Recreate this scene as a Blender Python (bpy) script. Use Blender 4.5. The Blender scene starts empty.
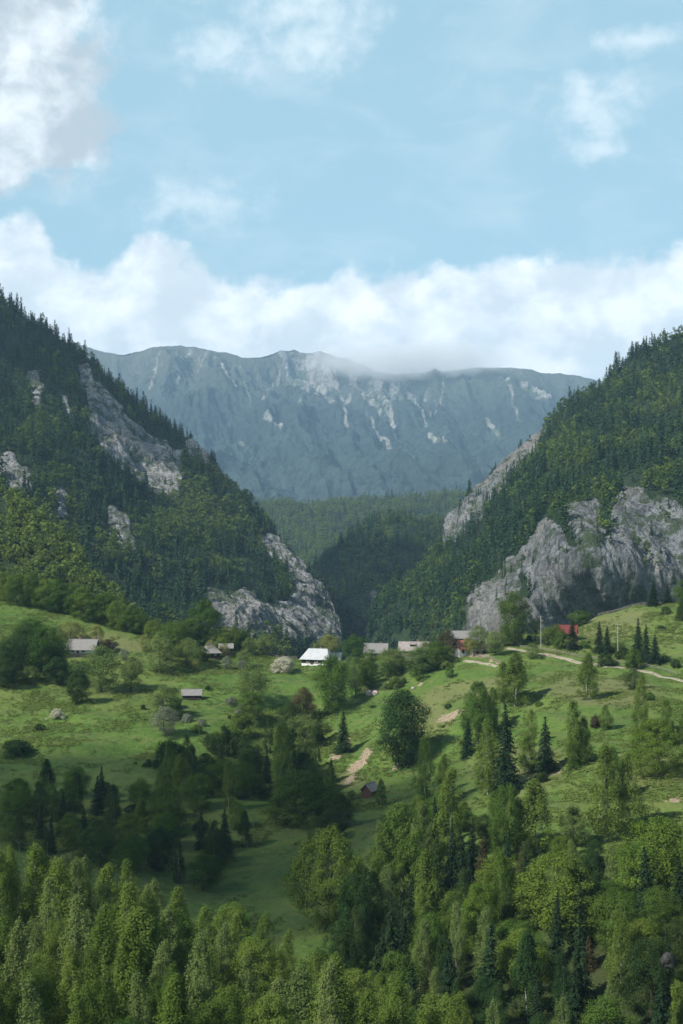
import bpy, math, random
import numpy as np
from mathutils import Vector, Matrix
random.seed(7); rng = np.random.default_rng(7)
R = math.radians
scene = bpy.context.scene
# ------------------------------------------------------------------ camera
F = 1300.0; W, H = 683, 1024; HOR = 560.0
PITCH = math.atan((HOR - H/2)/F)
cd = bpy.data.cameras.new('camera'); cam = bpy.data.objects.new('camera', cd)
scene.collection.objects.link(cam); scene.camera = cam
cd.sensor_fit = 'VERTICAL'; cd.sensor_height = 24; cd.lens = F/H*24
cd.clip_start = 0.5; cd.clip_end = 60000
cam.location = (0, 0, 0); cam.rotation_euler = (R(90)+PITCH, 0, 0)
# ------------------------------------------------------------------ light
SUN_AZ, SUN_EL = R(239), R(43)          # azimuth clockwise from +Y (the view direction): from the left, a little behind
S = Vector((math.sin(SUN_AZ)*math.cos(SUN_EL), math.cos(SUN_AZ)*math.cos(SUN_EL), math.sin(SUN_EL)))
sl = bpy.data.lights.new('sun', 'SUN'); sl.energy = 5.0; sl.angle = R(0.53); sl.color = (1, .945, .84)
so = bpy.data.objects.new('sun', sl); scene.collection.objects.link(so)
so.rotation_euler = (-S).to_track_quat('-Z', 'Y').to_euler()
scene.view_settings.view_transform = 'Standard'; scene.view_settings.look = 'None'
scene.view_settings.gamma = 1; scene.view_settings.use_curve_mapping = False
scene.view_settings.exposure = 0.60
cy = scene.cycles
cy.max_bounces = 5; cy.diffuse_bounces = 3; cy.glossy_bounces = 1; cy.transmission_bounces = 3; cy.volume_bounces = 1
cy.use_denoising = True; cy.denoiser = 'OPENIMAGEDENOISE'; cy.denoising_prefilter = 'ACCURATE'; cy.use_adaptive_sampling = False
cy.caustics_reflective = False; cy.caustics_refractive = False

def NT(tree):
    """tiny node helper"""
    class T: pass
    t = T(); N = tree.nodes; L = tree.links
    def setin(n, i, v):
        if v is None: return
        s = n.inputs[i]
        if hasattr(v, 'is_output') or isinstance(v, bpy.types.NodeSocket): L.new(v, s)
        else: s.default_value = v
    def node(ty, **kw):
        n = N.new(ty)
        for k, v in kw.items(): setattr(n, k, v)
        return n
    def m(op, a, b=None, c=None, clamp=False):
        n = node('ShaderNodeMath', operation=op); n.use_clamp = clamp
        setin(n, 0, a); setin(n, 1, b); setin(n, 2, c); return n.outputs[0]
    def vm(op, a, b=None, out=0):
        n = node('ShaderNodeVectorMath', operation=op); setin(n, 0, a); setin(n, 1, b); return n.outputs[out]
    def mr(v, a, b, c=0., d=1., smooth=True):
        n = node('ShaderNodeMapRange'); n.interpolation_type = 'SMOOTHSTEP' if smooth else 'LINEAR'
        for i, x in enumerate((v, a, b, c, d)): setin(n, i, x)
        return n.outputs[0]
    def mix(f, a, b):
        n = node('ShaderNodeMix', data_type='RGBA'); setin(n, 0, f)
        setin(n, 6, a if not isinstance(a, tuple) else (*a[:3], 1)); setin(n, 7, b if not isinstance(b, tuple) else (*b[:3], 1))
        return n.outputs[2]
    def mul(a, b):
        n = node('ShaderNodeMix', data_type='RGBA', blend_type='MULTIPLY'); n.inputs[0].default_value = 1
        setin(n, 6, a if not isinstance(a, tuple) else (*a[:3], 1)); setin(n, 7, b if not isinstance(b, tuple) else (*b[:3], 1)); return n.outputs[2]
    def noise(vec, scale, detail=4, rough=.55, dist=0., dim='3D'):
        n = node('ShaderNodeTexNoise', noise_dimensions=dim); setin(n, 'Vector', vec)
        n.inputs['Scale'].default_value = scale; n.inputs['Detail'].default_value = detail
        n.inputs['Roughness'].default_value = rough; n.inputs['Distortion'].default_value = dist
        return n.outputs[0]
    def xyz(v):
        n = node('ShaderNodeSeparateXYZ'); setin(n, 0, v); return n.outputs
    def comb(x, y, z):
        n = node('ShaderNodeCombineXYZ'); setin(n, 0, x); setin(n, 1, y); setin(n, 2, z); return n.outputs[0]
    def attr(name, ty='GEOMETRY'):
        return node('ShaderNodeAttribute', attribute_name=name, attribute_type=ty).outputs
    t.N, t.L, t.node, t.m, t.vm, t.mr, t.mix, t.mul, t.noise, t.xyz, t.comb, t.attr, t.setin = N, L, node, m, vm, mr, mix, mul, noise, xyz, comb, attr, setin
    return t

# ------------------------------------------------------------------ sky (world)
def deg(px, py):
    a = (px-341.5)/F; b = (512-py)/F
    x, y, z = a, math.cos(PITCH)-b*math.sin(PITCH), math.sin(PITCH)+b*math.cos(PITCH)
    return math.degrees(math.atan2(x, y)), math.degrees(math.atan2(z, math.hypot(x, y)))
world = bpy.data.worlds.new('World'); scene.world = world; world.use_nodes = True
world.cycles.sampling_method = 'MANUAL'; world.cycles.sample_map_resolution = 512
world.node_tree.nodes.clear(); t = NT(world.node_tree)
sky = t.node('ShaderNodeTexSky', sky_type='NISHITA'); sky.sun_disc = False
sky.sun_elevation = SUN_EL; sky.sun_rotation = SUN_AZ; sky.altitude = 900; sky.air_density = 1.0; sky.dust_density = .6; sky.ozone_density = 1.0
gen = t.node('ShaderNodeTexCoord').outputs['Generated']
x, y, z = t.xyz(gen)
az = t.m('MULTIPLY', t.m('ARCTAN2', x, y), 180/math.pi)
el = t.m('MULTIPLY', t.m('ARCSINE', z), 180/math.pi)
p2 = t.comb(az, t.m('MULTIPLY', el, 1.25), 0.)
nbig = t.noise(p2, .16, 3, .5)
nmed = t.noise(p2, .5, 8, .58, .25)
nfin = t.noise(p2, 1.1, 8, .60, .15)
vor = t.node('ShaderNodeTexVoronoi', feature='SMOOTH_F1'); vor.inputs['Scale'].default_value = .55; vor.inputs['Smoothness'].default_value = .7
t.L.new(t.vm('ADD', p2, t.vm('SCALE', t.node('ShaderNodeTexNoise').outputs[1], None)) if False else p2, vor.inputs['Vector'])
fb = t.m('ADD', t.m('MULTIPLY', nmed, .65), t.m('MULTIPLY', nfin, .35))           # about .5
fbc = t.m('SUBTRACT', fb, .5)
def blob(px, py, rx, ry):
    a0, e0 = deg(px, py); ax = math.degrees(rx/F); ey = math.degrees(ry/F)
    dx = t.m('DIVIDE', t.m('SUBTRACT', az, a0), ax); dy = t.m('DIVIDE', t.m('SUBTRACT', el, e0), ey)
    d2 = t.m('ADD', t.m('MULTIPLY', dx, dx), t.m('MULTIPLY', dy, dy))
    return t.m('SUBTRACT', 1.0, t.m('SQRT', d2))
# cumulus fields: positive inside
def field(blobs):
    f = None
    for b in blobs:
        v = blob(*b); f = v if f is None else t.m('MAXIMUM', f, v)
    return f
big = field([(-20, 40, 128, 136), (42, 120, 76, 62), (0, 155, 44, 42)])
wis = field([(300, 10, 125, 30), (320, 40, 60, 42), (228, 50, 55, 42), (592, 112, 60, 50), (600, 150, 40, 18),
             (190, 205, 85, 34), (640, 40, 60, 16)])
# the bank along the mountains: a top edge that rises and falls with azimuth
def edge(pts):
    n = t.node('ShaderNodeFloatCurve'); c = n.mapping.curves[0]
    a = [deg(px, py) for px, py in pts]
    lo, hi = -16, 16
    while len(c.points) < len(a): c.points.new(.5, .5)
    for p, (u, v) in zip(c.points, a): p.location = ((u-lo)/(hi-lo), v/20)
    n.mapping.update(); t.L.new(t.mr(az, lo, hi, smooth=False), n.inputs['Value']); return t.m('MULTIPLY', n.outputs[0], 20)
top = edge([(-30, 200), (0, 212), (35, 222), (60, 262), (100, 270), (150, 240), (185, 250), (230, 280), (300, 282), (360, 276), (430, 270), (520, 262), (600, 258), (683, 248), (720, 240)])
bank = t.m('DIVIDE', t.m('SUBTRACT', top, el), 1.1)
bank_d = t.mr(t.m('ADD', t.m('ADD', bank, t.m('MULTIPLY', fbc, 3.0)), t.m('MULTIPLY', t.m('SUBTRACT', .5, vor.outputs['Distance']), 1.1)), -.35, .50)
big_d = t.mr(t.m('ADD', big, t.m('MULTIPLY', fbc, 1.7)), -.12, .42)
wis_d = t.mr(t.m('ADD', t.m('MULTIPLY', wis, .8), t.m('MULTIPLY', fbc, 2.6)), -.05, 1.05)
veil = t.m('MULTIPLY', t.mr(t.noise(t.comb(az, t.m('MULTIPLY', el, 2.2), 4.), .22, 6, .6, .5), .42, .78), .30)
base = t.mul(sky.outputs[0], (.085*1.05, .085*1.12, .085*1.0))
base = t.mix(t.mr(el, 24, 48, .60, .0), base, (.50, .80, .93))
base = t.mix(veil, base, (.74, .86, .90))
shade = t.mr(t.m('ADD', t.m('MULTIPLY', t.noise(t.vm('ADD', p2, (3.1, -.35, 2)), .42, 6, .55, .2), .8), t.m('MULTIPLY', nbig, .3)), .38, .66)
lump = t.mr(vor.outputs['Distance'], .2, .95)
ccol = t.mix(shade, (1.18, 1.20, 1.20), (.72, .80, .86))
ccol2 = t.mix(t.m('MULTIPLY', shade, .9), (.98, 1.03, 1.05), (.46, .53, .58))
ccol = t.mix(t.m('MULTIPLY', lump, .30), ccol, (.80, .90, .95))
c = t.mix(t.m('MULTIPLY', wis_d, .55), base, (1.05, 1.10, 1.12))
c = t.mix(t.m('MULTIPLY', big_d, .95), c, ccol2)
c = t.mix(t.m('MULTIPLY', bank_d, .95), c, ccol)
# the overcast part of the sky behind and overhead is left clear blue
bg = t.node('ShaderNodeBackground'); t.L.new(c, bg.inputs[0]); bg.inputs[1].default_value = .76
t.L.new(bg.outputs[0], t.node('ShaderNodeOutputWorld').inputs[0])

# ------------------------------------------------------------------ helpers
col = scene.collection
def tag(o, label=None, cat=None, group=None, kind=None):
    for k, v in (('label', label), ('category', cat), ('group', group), ('kind', kind)):
        if v: o[k] = v
    return o
def link(name, me, mat=None, parent=None):
    o = bpy.data.objects.new(name, me); col.objects.link(o)
    if mat and me and not me.materials: me.materials.append(mat)
    if parent: o.parent = parent
    return o
def npmesh(name, V, Fq, smooth=False, attrs=None):
    """V (n,3), Fq (m,k) polygons of equal size or list of such arrays"""
    me = bpy.data.meshes.new(name)
    if isinstance(Fq, np.ndarray): Fq = [Fq]
    me.vertices.add(len(V)); me.vertices.foreach_set('co', np.asarray(V, dtype=np.float32).ravel())
    idx = np.concatenate([f.ravel() for f in Fq]); cnt = np.concatenate([np.full(len(f), f.shape[1]) for f in Fq])
    st = np.concatenate([[0], np.cumsum(cnt)[:-1]])
    me.loops.add(len(idx)); me.loops.foreach_set('vertex_index', idx.astype(np.int32))
    me.polygons.add(len(cnt)); me.polygons.foreach_set('loop_start', st.astype(np.int32))
    try: me.polygons.foreach_set('loop_total', cnt.astype(np.int32))
    except Exception: pass
    me.polygons.foreach_set('use_smooth', np.full(len(cnt), smooth))
    for k, a in (attrs or {}).items():
        at_ = me.attributes.new(k, 'FLOAT', 'POINT'); at_.data.foreach_set('value', np.asarray(a, dtype=np.float32))
    me.update(calc_edges=True); me.validate()
    return me
def gridfaces(nu, nv):
    i = np.arange(nu-1)[:, None]*nv + np.arange(nv-1)[None]
    return np.stack([i, i+nv, i+nv+1, i+1], -1).reshape(-1, 4)
PERM = np.random.default_rng(3).permutation(256); PERM = np.concatenate([PERM, PERM, PERM])
GR = np.random.default_rng(4).normal(size=(256, 3)); GR /= np.linalg.norm(GR, axis=1)[:, None]
def pn(x, y, z=0.):
    x, y, z = np.broadcast_arrays(np.asarray(x, float), np.asarray(y, float), np.asarray(z, float))
    xi, yi, zi = (np.floor(a).astype(int) for a in (x, y, z)); xf, yf, zf = x-xi, y-yi, z-zi
    f = lambda q: q*q*q*(q*(q*6-15)+10); u, v, w = f(xf), f(yf), f(zf); out = 0
    for a in (0, 1):
        for b in (0, 1):
            for c_ in (0, 1):
                h = PERM[(PERM[(PERM[(xi+a) & 255]+yi+b) & 255]+zi+c_) & 255]; g = GR[h]
                out = out + ((u if a else 1-u)*(v if b else 1-v)*(w if c_ else 1-w))*(g[..., 0]*(xf-a)+g[..., 1]*(yf-b)+g[..., 2]*(zf-c_))
    return out*1.6
def fbm(x, y, z=0., o=4, lac=2.03, g=.5, ridged=False):
    s = 0; a = 1; tot = 0
    for k in range(o):
        n = pn(x+k*7.7, y-k*3.1, z+k*5.3)
        s = s + a*((1-2*np.abs(n)) if ridged else n); tot += a; a *= g; x = x*lac; y = y*lac; z = z*lac
    return s/tot
def tps_fit(P, v, lam=0.):
    P = np.asarray(P, float); n = len(P); d = np.linalg.norm(P[:, None]-P[None], axis=2)
    K = np.where(d > 0, d*d*np.log(d+1e-9), 0)+lam*np.eye(n); Q = np.c_[np.ones(n), P]
    A = np.block([[K, Q], [Q.T, np.zeros((3, 3))]]); s = np.linalg.solve(A, np.r_[v, 0, 0, 0])
    return P, s[:n], s[n:]
def tps_eval(fit, x, y):
    P, w, a = fit; out = a[0]+a[1]*x+a[2]*y
    for (px, py), wi in zip(P, w):
        r2 = (x-px)**2+(y-py)**2; out = out+wi*.5*r2*np.log(r2+1e-12)
    return out
def ray(px, py):
    a = (px-341.5)/F; b = (512-py)/F
    Y = math.cos(PITCH)-b*math.sin(PITCH); Z = math.sin(PITCH)+b*math.cos(PITCH)
    return a/Y, Z/Y                                # x and z per metre of y
def pt(px, py, d):
    a, b = ray(px, py); return (a*d, d, b*d)
def inpoly(px, py, poly):
    ins = np.zeros(np.shape(px), bool); n = len(poly)
    for i in range(n):
        x0, y0 = poly[i]; x1, y1 = poly[(i+1) % n]
        if y0 == y1: continue
        c_ = ((y0 > py) != (y1 > py)) & (px < (x1-x0)*(py-y0)/(y1-y0)+x0); ins ^= c_
    return ins

# ------------------------------------------------------------------ materials
def mat(name):
    m_ = bpy.data.materials.new(name); m_.use_nodes = True; m_.node_tree.nodes.clear()
    t_ = NT(m_.node_tree); return m_, t_
def finish(t_, colr, rough=.85, bump=None, bstr=.5, bdist=1., spec=.2, metal=0.):
    b = t_.node('ShaderNodeBsdfPrincipled'); t_.setin(b, 'Base Color', colr if not isinstance(colr, tuple) else (*colr[:3], 1))
    t_.setin(b, 'Roughness', rough); b.inputs['Specular IOR Level'].default_value = spec; b.inputs['Metallic'].default_value = metal
    if bump is not None:
        n = t_.node('ShaderNodeBump'); n.inputs['Strength'].default_value = bstr; n.inputs['Distance'].default_value = bdist
        t_.setin(n, 'Height', bump); t_.L.new(n.outputs[0], b.inputs['Normal'])
    t_.L.new(b.outputs[0], t_.node('ShaderNodeOutputMaterial').inputs[0])
def simple(name, c1, c2=None, scale=2., rough=.8, bump=.0, spec=.2, metal=0., stretch=(1, 1, 1)):
    m_, t_ = mat(name); o = t_.node('ShaderNodeTexCoord').outputs['Object']
    n = t_.noise(t_.vm('MULTIPLY', o, stretch), scale, 5, .6)
    finish(t_, t_.mix(t_.mr(n, .35, .65), c1, c2 or tuple(x*.7 for x in c1)), rough, n if bump else None, bump or .1, .1, spec, metal)
    return m_
def leafmat(name, dark, light, trans=.16, inst=False, warm=(.14, .13, .03), vary=.5):
    m_, t_ = mat(name)
    v = t_.attr('v')[2]
    if inst: r = t_.attr('tint', 'INSTANCER')[2]
    else: r = t_.node('ShaderNodeObjectInfo').outputs['Random']
    f = t_.m('ADD', t_.m('MULTIPLY', v, 1-vary), t_.m('MULTIPLY', r, vary))
    c_ = t_.mix(f, dark, light)
    r2 = t_.m('FRACT', t_.m('MULTIPLY', r, 7.31))
    c_ = t_.mix(t_.m('MULTIPLY', r2, .16), c_, warm)
    d = t_.node('ShaderNodeBsdfDiffuse'); t_.L.new(c_, d.inputs[0])
    tr = t_.node('ShaderNodeBsdfTranslucent'); t_.L.new(t_.mul(c_, (1.15, 1.3, .6)), tr.inputs[0])
    mx = t_.node('ShaderNodeMixShader'); mx.inputs[0].default_value = trans
    t_.L.new(d.outputs[0], mx.inputs[1]); t_.L.new(tr.outputs[0], mx.inputs[2])
    t_.L.new(mx.outputs[0], t_.node('ShaderNodeOutputMaterial').inputs[0])
    return m_
M = {}
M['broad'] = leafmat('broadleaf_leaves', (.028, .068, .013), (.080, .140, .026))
M['lit'] = leafmat('bright_sunlit_leaves', (.056, .106, .015), (.130, .185, .032))  # brighter broadleaf green, sunlight put into the leaf colour
M['birch'] = leafmat('birch_leaves', (.058, .112, .018), (.140, .200, .042), .26)
M['pale'] = leafmat('willow_leaves', (.085, .140, .040), (.165, .215, .075), .26)
M['yellow'] = leafmat('young_leaves', (.15, .17, .05), (.24, .25, .09), .26)
M['spruce'] = leafmat('spruce_needles', (.012, .030, .014), (.030, .058, .024), .1, warm=(.03, .035, .02))
M['dark'] = leafmat('dark_shaded_leaves', (.018, .046, .014), (.042, .082, .026), .25)  # dark greens; part of the shade in hollow and woods is in them
M['rust'] = leafmat('reddish_leaves', (.050, .046, .022), (.085, .068, .035), .2, warm=(.07, .04, .03))
M['blossom'] = leafmat('blossom', (.22, .26, .17), (.62, .56, .52), .3, vary=.15, warm=(.5, .35, .33))
M['greyleaf'] = leafmat('grey_blossom', (.10, .13, .085), (.28, .30, .25), .3, vary=.2)
M['fcon'] = leafmat('forest_needles', (.016, .040, .022), (.052, .092, .038), .1, True, warm=(.04, .06, .02))
M['fbro'] = leafmat('forest_leaves', (.030, .070, .018), (.160, .210, .048), .25, True)
M['bark'] = simple('bark', (.10, .08, .06), (.05, .04, .032), 3, .95, stretch=(1, 1, .3))
M['birchbark'] = simple('birch_bark', (.55, .54, .50), (.12, .11, .10), 2.5, .8, stretch=(1, 1, 3))
M['shingle'] = simple('weathered_shingles', (.25, .24, .235), (.15, .145, .14), 1.6, .85, .3, stretch=(1, 4, 4))
M['zinc'] = simple('pale_sheet_roof', (.42, .43, .45), (.35, .37, .39), .6, .45, spec=.5)
M['tile'] = simple('faded_red_tiles', (.42, .17, .11), (.30, .13, .09), 1.4, .85, .2)
M['redroof'] = simple('red_roof', (.17, .040, .038), (.12, .03, .03), 1.0, .8)
M['pinkroof'] = simple('pinkish_roof', (.30, .26, .25), (.22, .19, .185), 1.1, .85)
M['white'] = simple('lime_wash', (.74, .74, .72), (.60, .60, .57), .8, .9)
M['darkwood'] = simple('dark_timber', (.055, .042, .033), (.03, .024, .02), 3, .9, stretch=(.3, .3, 3))
M['wood'] = simple('grey_timber', (.26, .235, .20), (.15, .135, .115), 3, .9)
M['redwood'] = simple('red_brown_timber', (.16, .05, .035), (.10, .035, .025), 2, .9)
M['brownwood'] = simple('brown_timber', (.095, .052, .038), (.06, .034, .026), 2, .9)
M['glass'] = simple('window_glass', (.03, .035, .04), (.05, .055, .06), 1, .15, spec=.6)
M['brick'] = simple('chimney_brick', (.34, .20, .15), (.25, .15, .12), 6, .9)
M['stone'] = simple('shade_darkened_stone', (.055, .058, .055), (.022, .024, .022), .9, .95, .8)  # stone darkened so that the boulder's shade is in its colour
M['pinkstone'] = simple('bleached_stone', (.55, .45, .42), (.34, .28, .26), 1.5, .95, .5)
M['concrete'] = simple('concrete_pole', (.36, .36, .35), (.26, .26, .25), 1., .9)
def terrain_mat():
    m_, t_ = mat('meadow'); o = t_.node('ShaderNodeNewGeometry').outputs['Position']
    n1 = t_.noise(o, .010, 5, .55); n2 = t_.noise(o, .05, 6, .6, .4); n3 = t_.noise(o, .45, 6, .65); n4 = t_.noise(o, 2.2, 4, .7)
    g = t_.mix(t_.mr(n1, .38, .62), (.080, .145, .026), (.126, .170, .042))
    g = t_.mix(t_.m('MULTIPLY', t_.mr(n2, .42, .68), .65), g, (.050, .100, .022))
    n5 = t_.noise(o, .14, 6, .7, .6)
    g = t_.mix(t_.m('MULTIPLY', t_.mr(n5, .45, .66), .6), g, (.045, .088, .020))
    g = t_.mix(t_.m('MULTIPLY', t_.mr(n3, .46, .68), .7), g, (.140, .165, .052))
    g = t_.mix(t_.m('MULTIPLY', t_.mr(n4, .5, .75), .5), g, (.040, .075, .020))
    # old terraces and cattle tracks that follow the contour lines
    z_ = t_.xyz(o)[2]
    w = t_.m('SINE', t_.m('ADD', t_.m('MULTIPLY', z_, 1.9), t_.m('MULTIPLY', t_.noise(o, .03, 3), 14)))
    g = t_.mix(t_.m('MULTIPLY', t_.mr(w, .55, 1.), .22), g, (.13, .125, .055))
    tus = t_.mr(t_.noise(o, .16, 5, .7, .8), .60, .68)
    g = t_.mix(t_.m('MULTIPLY', tus, .5), g, (.035, .062, .018))
    bare = t_.mr(t_.m('ADD', t_.attr('bare')[2], t_.m('MULTIPLY', t_.m('SUBTRACT', t_.noise(o, .35, 8, .75, 1.), .5), 3.4)), .50, .66)
    soil = t_.mix(t_.mr(n4, .35, .65), (.36, .29, .21), (.19, .145, .10))
    soil = t_.mix(t_.mr(n3, .55, .68), soil, (.10, .11, .035))
    dry = t_.mr(t_.m('ADD', t_.attr('dry')[2], t_.m('MULTIPLY', t_.m('SUBTRACT', n2, .5), 1.)), .35, .85)
    g = t_.mix(t_.m('MULTIPLY', dry, .75), g, (.145, .150, .062))
    g = t_.mix(bare, g, soil)
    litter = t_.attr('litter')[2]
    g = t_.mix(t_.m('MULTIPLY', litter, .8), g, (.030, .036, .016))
    h = t_.m('ADD', t_.m('ADD', t_.m('MULTIPLY', n3, .8), t_.m('MULTIPLY', n4, .25)), t_.m('MULTIPLY', tus, .5))
    finish(t_, g, .9, h, .8, 1.2, .08)
    return m_
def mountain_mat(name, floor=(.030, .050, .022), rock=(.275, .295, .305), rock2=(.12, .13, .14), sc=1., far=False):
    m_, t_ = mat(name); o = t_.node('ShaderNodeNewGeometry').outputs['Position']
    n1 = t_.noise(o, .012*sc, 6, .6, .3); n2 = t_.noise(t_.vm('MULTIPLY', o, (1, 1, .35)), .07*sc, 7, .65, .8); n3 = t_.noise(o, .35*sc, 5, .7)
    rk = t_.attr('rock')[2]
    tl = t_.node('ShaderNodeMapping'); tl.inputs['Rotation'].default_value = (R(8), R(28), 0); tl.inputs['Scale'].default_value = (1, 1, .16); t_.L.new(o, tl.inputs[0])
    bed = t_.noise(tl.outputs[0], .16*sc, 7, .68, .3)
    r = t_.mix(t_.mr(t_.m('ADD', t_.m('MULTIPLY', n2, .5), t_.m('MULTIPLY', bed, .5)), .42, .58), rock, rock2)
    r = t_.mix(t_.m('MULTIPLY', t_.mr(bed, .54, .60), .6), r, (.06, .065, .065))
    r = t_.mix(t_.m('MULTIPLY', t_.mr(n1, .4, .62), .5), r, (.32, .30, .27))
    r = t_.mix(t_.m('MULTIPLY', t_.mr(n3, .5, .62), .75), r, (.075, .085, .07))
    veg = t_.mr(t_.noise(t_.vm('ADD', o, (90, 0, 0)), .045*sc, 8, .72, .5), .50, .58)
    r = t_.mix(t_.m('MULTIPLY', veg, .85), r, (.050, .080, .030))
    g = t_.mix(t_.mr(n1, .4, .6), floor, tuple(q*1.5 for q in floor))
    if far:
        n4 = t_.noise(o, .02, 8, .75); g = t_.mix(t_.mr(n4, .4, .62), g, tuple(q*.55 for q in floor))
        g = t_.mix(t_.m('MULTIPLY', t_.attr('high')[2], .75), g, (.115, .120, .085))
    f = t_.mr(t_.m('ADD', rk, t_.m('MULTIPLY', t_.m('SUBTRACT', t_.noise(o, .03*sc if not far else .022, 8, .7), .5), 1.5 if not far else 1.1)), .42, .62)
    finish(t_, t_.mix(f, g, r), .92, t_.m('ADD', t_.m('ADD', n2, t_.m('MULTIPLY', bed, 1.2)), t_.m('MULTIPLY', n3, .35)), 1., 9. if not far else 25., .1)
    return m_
M['meadow'] = terrain_mat()

# ------------------------------------------------------------------ ground sheet
G = [  # picture column, picture row, metres ahead
 (-60,590,640),(0,600,630),(70,611,645),(140,630,640),(200,642,620),(260,655,600),(320,664,590),(350,661,588),(380,656,585),(415,652,575),(440,647,565),(490,645,540),(540,640,540),(590,622,560),(640,605,565),(683,600,565),(760,596,565),
 (0,640,570),(80,655,560),(150,665,550),(80,700,500),(0,700,500),(40,745,450),(0,790,400),(120,740,455),(200,700,505),(200,760,440),(130,800,390),(60,840,350),(260,700,510),(250,800,390),(230,860,345),(280,900,315),(320,945,290),
 (300,720,490),(340,700,505),(320,760,445),(350,790,420),(368,797,412),(400,762,430),(440,705,470),(430,675,500),
 (480,700,455),(520,680,480),(560,700,440),(600,720,405),(640,690,440),(683,720,400),(683,665,480),(760,680,470),(540,760,370),(600,770,350),(560,800,335),(683,800,320),(500,830,315),(440,850,310),(400,885,300),
 (330,905,300),(450,905,285),(550,910,270),(650,910,260),(683,960,235),(500,965,248),(400,965,260),(760,900,260),
 (-60,930,230),(30,932,230),(150,962,230),(250,995,225),(350,1035,220),(450,1060,215),(600,1075,210),(683,1080,210),(-60,880,290),(30,900,290),(150,905,290),(230,935,285),
 (-100,1080,160),(150,1110,155),(400,1120,155),(683,1120,155),(800,1120,155),(-200,780,400),(-200,650,560),(-200,600,640),(900,600,560),(900,700,430),(900,900,260)]
pts = [pt(a, b, d) for a, b, d in G]
pts += [(x_, d, z_) for d, z_ in ((105, -50), (60, -30), (20, -11)) for x_ in (-150, -50, 50, 150)]
pts += [(x_, 0, -1.9) for x_ in (-100, 0, 100)] + [(x_, -60, 14) for x_ in (-100, 0, 100)]
pts += [(x_, 720, -110) for x_ in (-350, -200, -80, 40, 160, 300)] + [(x_, 860, -150) for x_ in (-350, -100, 100, 300)]
pts = np.array(pts)
gfit = tps_fit(pts[:, :2]/100, pts[:, 2], .02)
def axis(lo, hi, step, out):
    mid = np.arange(lo, hi+.1, step); k = np.array([6, 15, 35, 80, 160, 320, 640, 1300, 2600, 5200, 8000, 11800])
    return np.concatenate([(lo-k[k <= out])[::-1], mid, hi+k[k <= out]])
gx = axis(-300, 300, 2., 21000); gy = axis(-40, 880, 2., 21000)
GX, GY = np.meshgrid(gx, gy, indexing='ij')
cx, cy_ = np.clip(GX, -330, 330), np.clip(GY, -80, 900)
GZ = tps_eval(gfit, cx/100, cy_/100)
GZ += fbm(cx/45, cy_/45, 0, 4)*3.4*np.clip((cy_-40)/100, 0, 1) + fbm(cx/7, cy_/7, 3, 3)*.5*np.clip((cy_-40)/100, 0, 1)
# little terraces on the slopes
GZ += .35*np.sin(GZ*1.1+fbm(cx/60, cy_/60, 9, 3)*6)*np.clip((cy_-250)/100, 0, 1)
far_ = np.maximum(np.abs(GX)-330, 0)/900+np.maximum(np.maximum(GY-900, -80-GY), 0)/900
fk = 1-np.exp(-far_*1.5); GZ = GZ*(1-fk)+(-260)*fk
def gz(x_, y_):
    i = np.clip(np.searchsorted(gx, x_)-1, 0, len(gx)-2); j = np.clip(np.searchsorted(gy, y_)-1, 0, len(gy)-2)
    u = (x_-gx[i])/(gx[i+1]-gx[i]); v = (y_-gy[j])/(gy[j+1]-gy[j])
    return (GZ[i, j]*(1-u)+GZ[i+1, j]*u)*(1-v)+(GZ[i, j+1]*(1-u)+GZ[i+1, j+1]*u)*v
DS = np.arange(128, 760, .5)
def at(px, py, dmin=128):
    """where the sight line through this point of the photograph meets the ground"""
    a, b = ray(px, py); ds = DS[DS >= dmin]; g = gz(a*ds, ds); h = b*ds-g
    k = np.nonzero(h <= 0)[0]
    d = ds[k[0]] if len(k) else ds[np.argmin(np.where((ds > 450) & (ds < 680), h, 999))]
    return float(a*d), float(d), float(gz(np.array(a*d), np.array(d)))
def proj(X, Y, Z):
    c_, s_ = math.cos(PITCH), math.sin(PITCH); dpt = Y*c_+Z*s_; up = -Y*s_+Z*c_
    return 341.5+F*X/dpt, 512-F*up/dpt
# masks on the ground
PX, PY = proj(GX, np.maximum(GY, 5), GZ)
vis = (GY > 120) & (GY < 700)
def spots(L_):
    m_ = np.zeros(GX.shape)
    for (px, py, rx, ry, rot) in L_:
        X0, Y0, _ = at(px, py); dxp = (PX-px); dyp = (PY-py); c_, s_ = math.cos(R(rot)), math.sin(R(rot))
        e = ((dxp*c_+dyp*s_)/rx)**2+((-dxp*s_+dyp*c_)/ry)**2
        e = np.where(np.hypot(GX-X0, GY-Y0) < 60, e, 99); m_ = np.maximum(m_, np.clip(1.25-.75*e, 0, 1))
    return m_*vis
bare = spots([(359,764,14,5,-42),(349,780,9,4,-45),(368,752,6,4,-20),(396,765,5,4,-50),(336,756,7,4,-30),(348,742,5,4,-40),(449,717,11,4,-18),(460,712,6,3,0),(421,684,3,1.6,-20),
              (548,655,8,2,8),(556,771,9,3,-10),(540,790,6,3,0),(676,800,8,4,0),(477,655,12,3,5),(497,662,10,2,20),(421,659,6,2,0),(372,690,9,3,0),(660,600,22,2,-4)])
dry = np.clip(spots([(470,690,60,12,-10),(600,690,70,20,5),(640,770,60,20,0),(600,630,60,16,-15),(520,770,60,30,0),(350,780,20,12,0),(430,720,30,20,0),(330,900,14,20,0),(100,640,60,10,8)]), 0, 1)*.8
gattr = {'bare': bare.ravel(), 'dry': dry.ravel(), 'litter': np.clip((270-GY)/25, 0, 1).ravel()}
GV = np.stack([GX, GY, GZ], -1).reshape(-1, 3)
ground = link('ground', npmesh('ground', GV, gridfaces(len(gx), len(gy))[:, ::1], True, gattr), M['meadow'])
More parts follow.
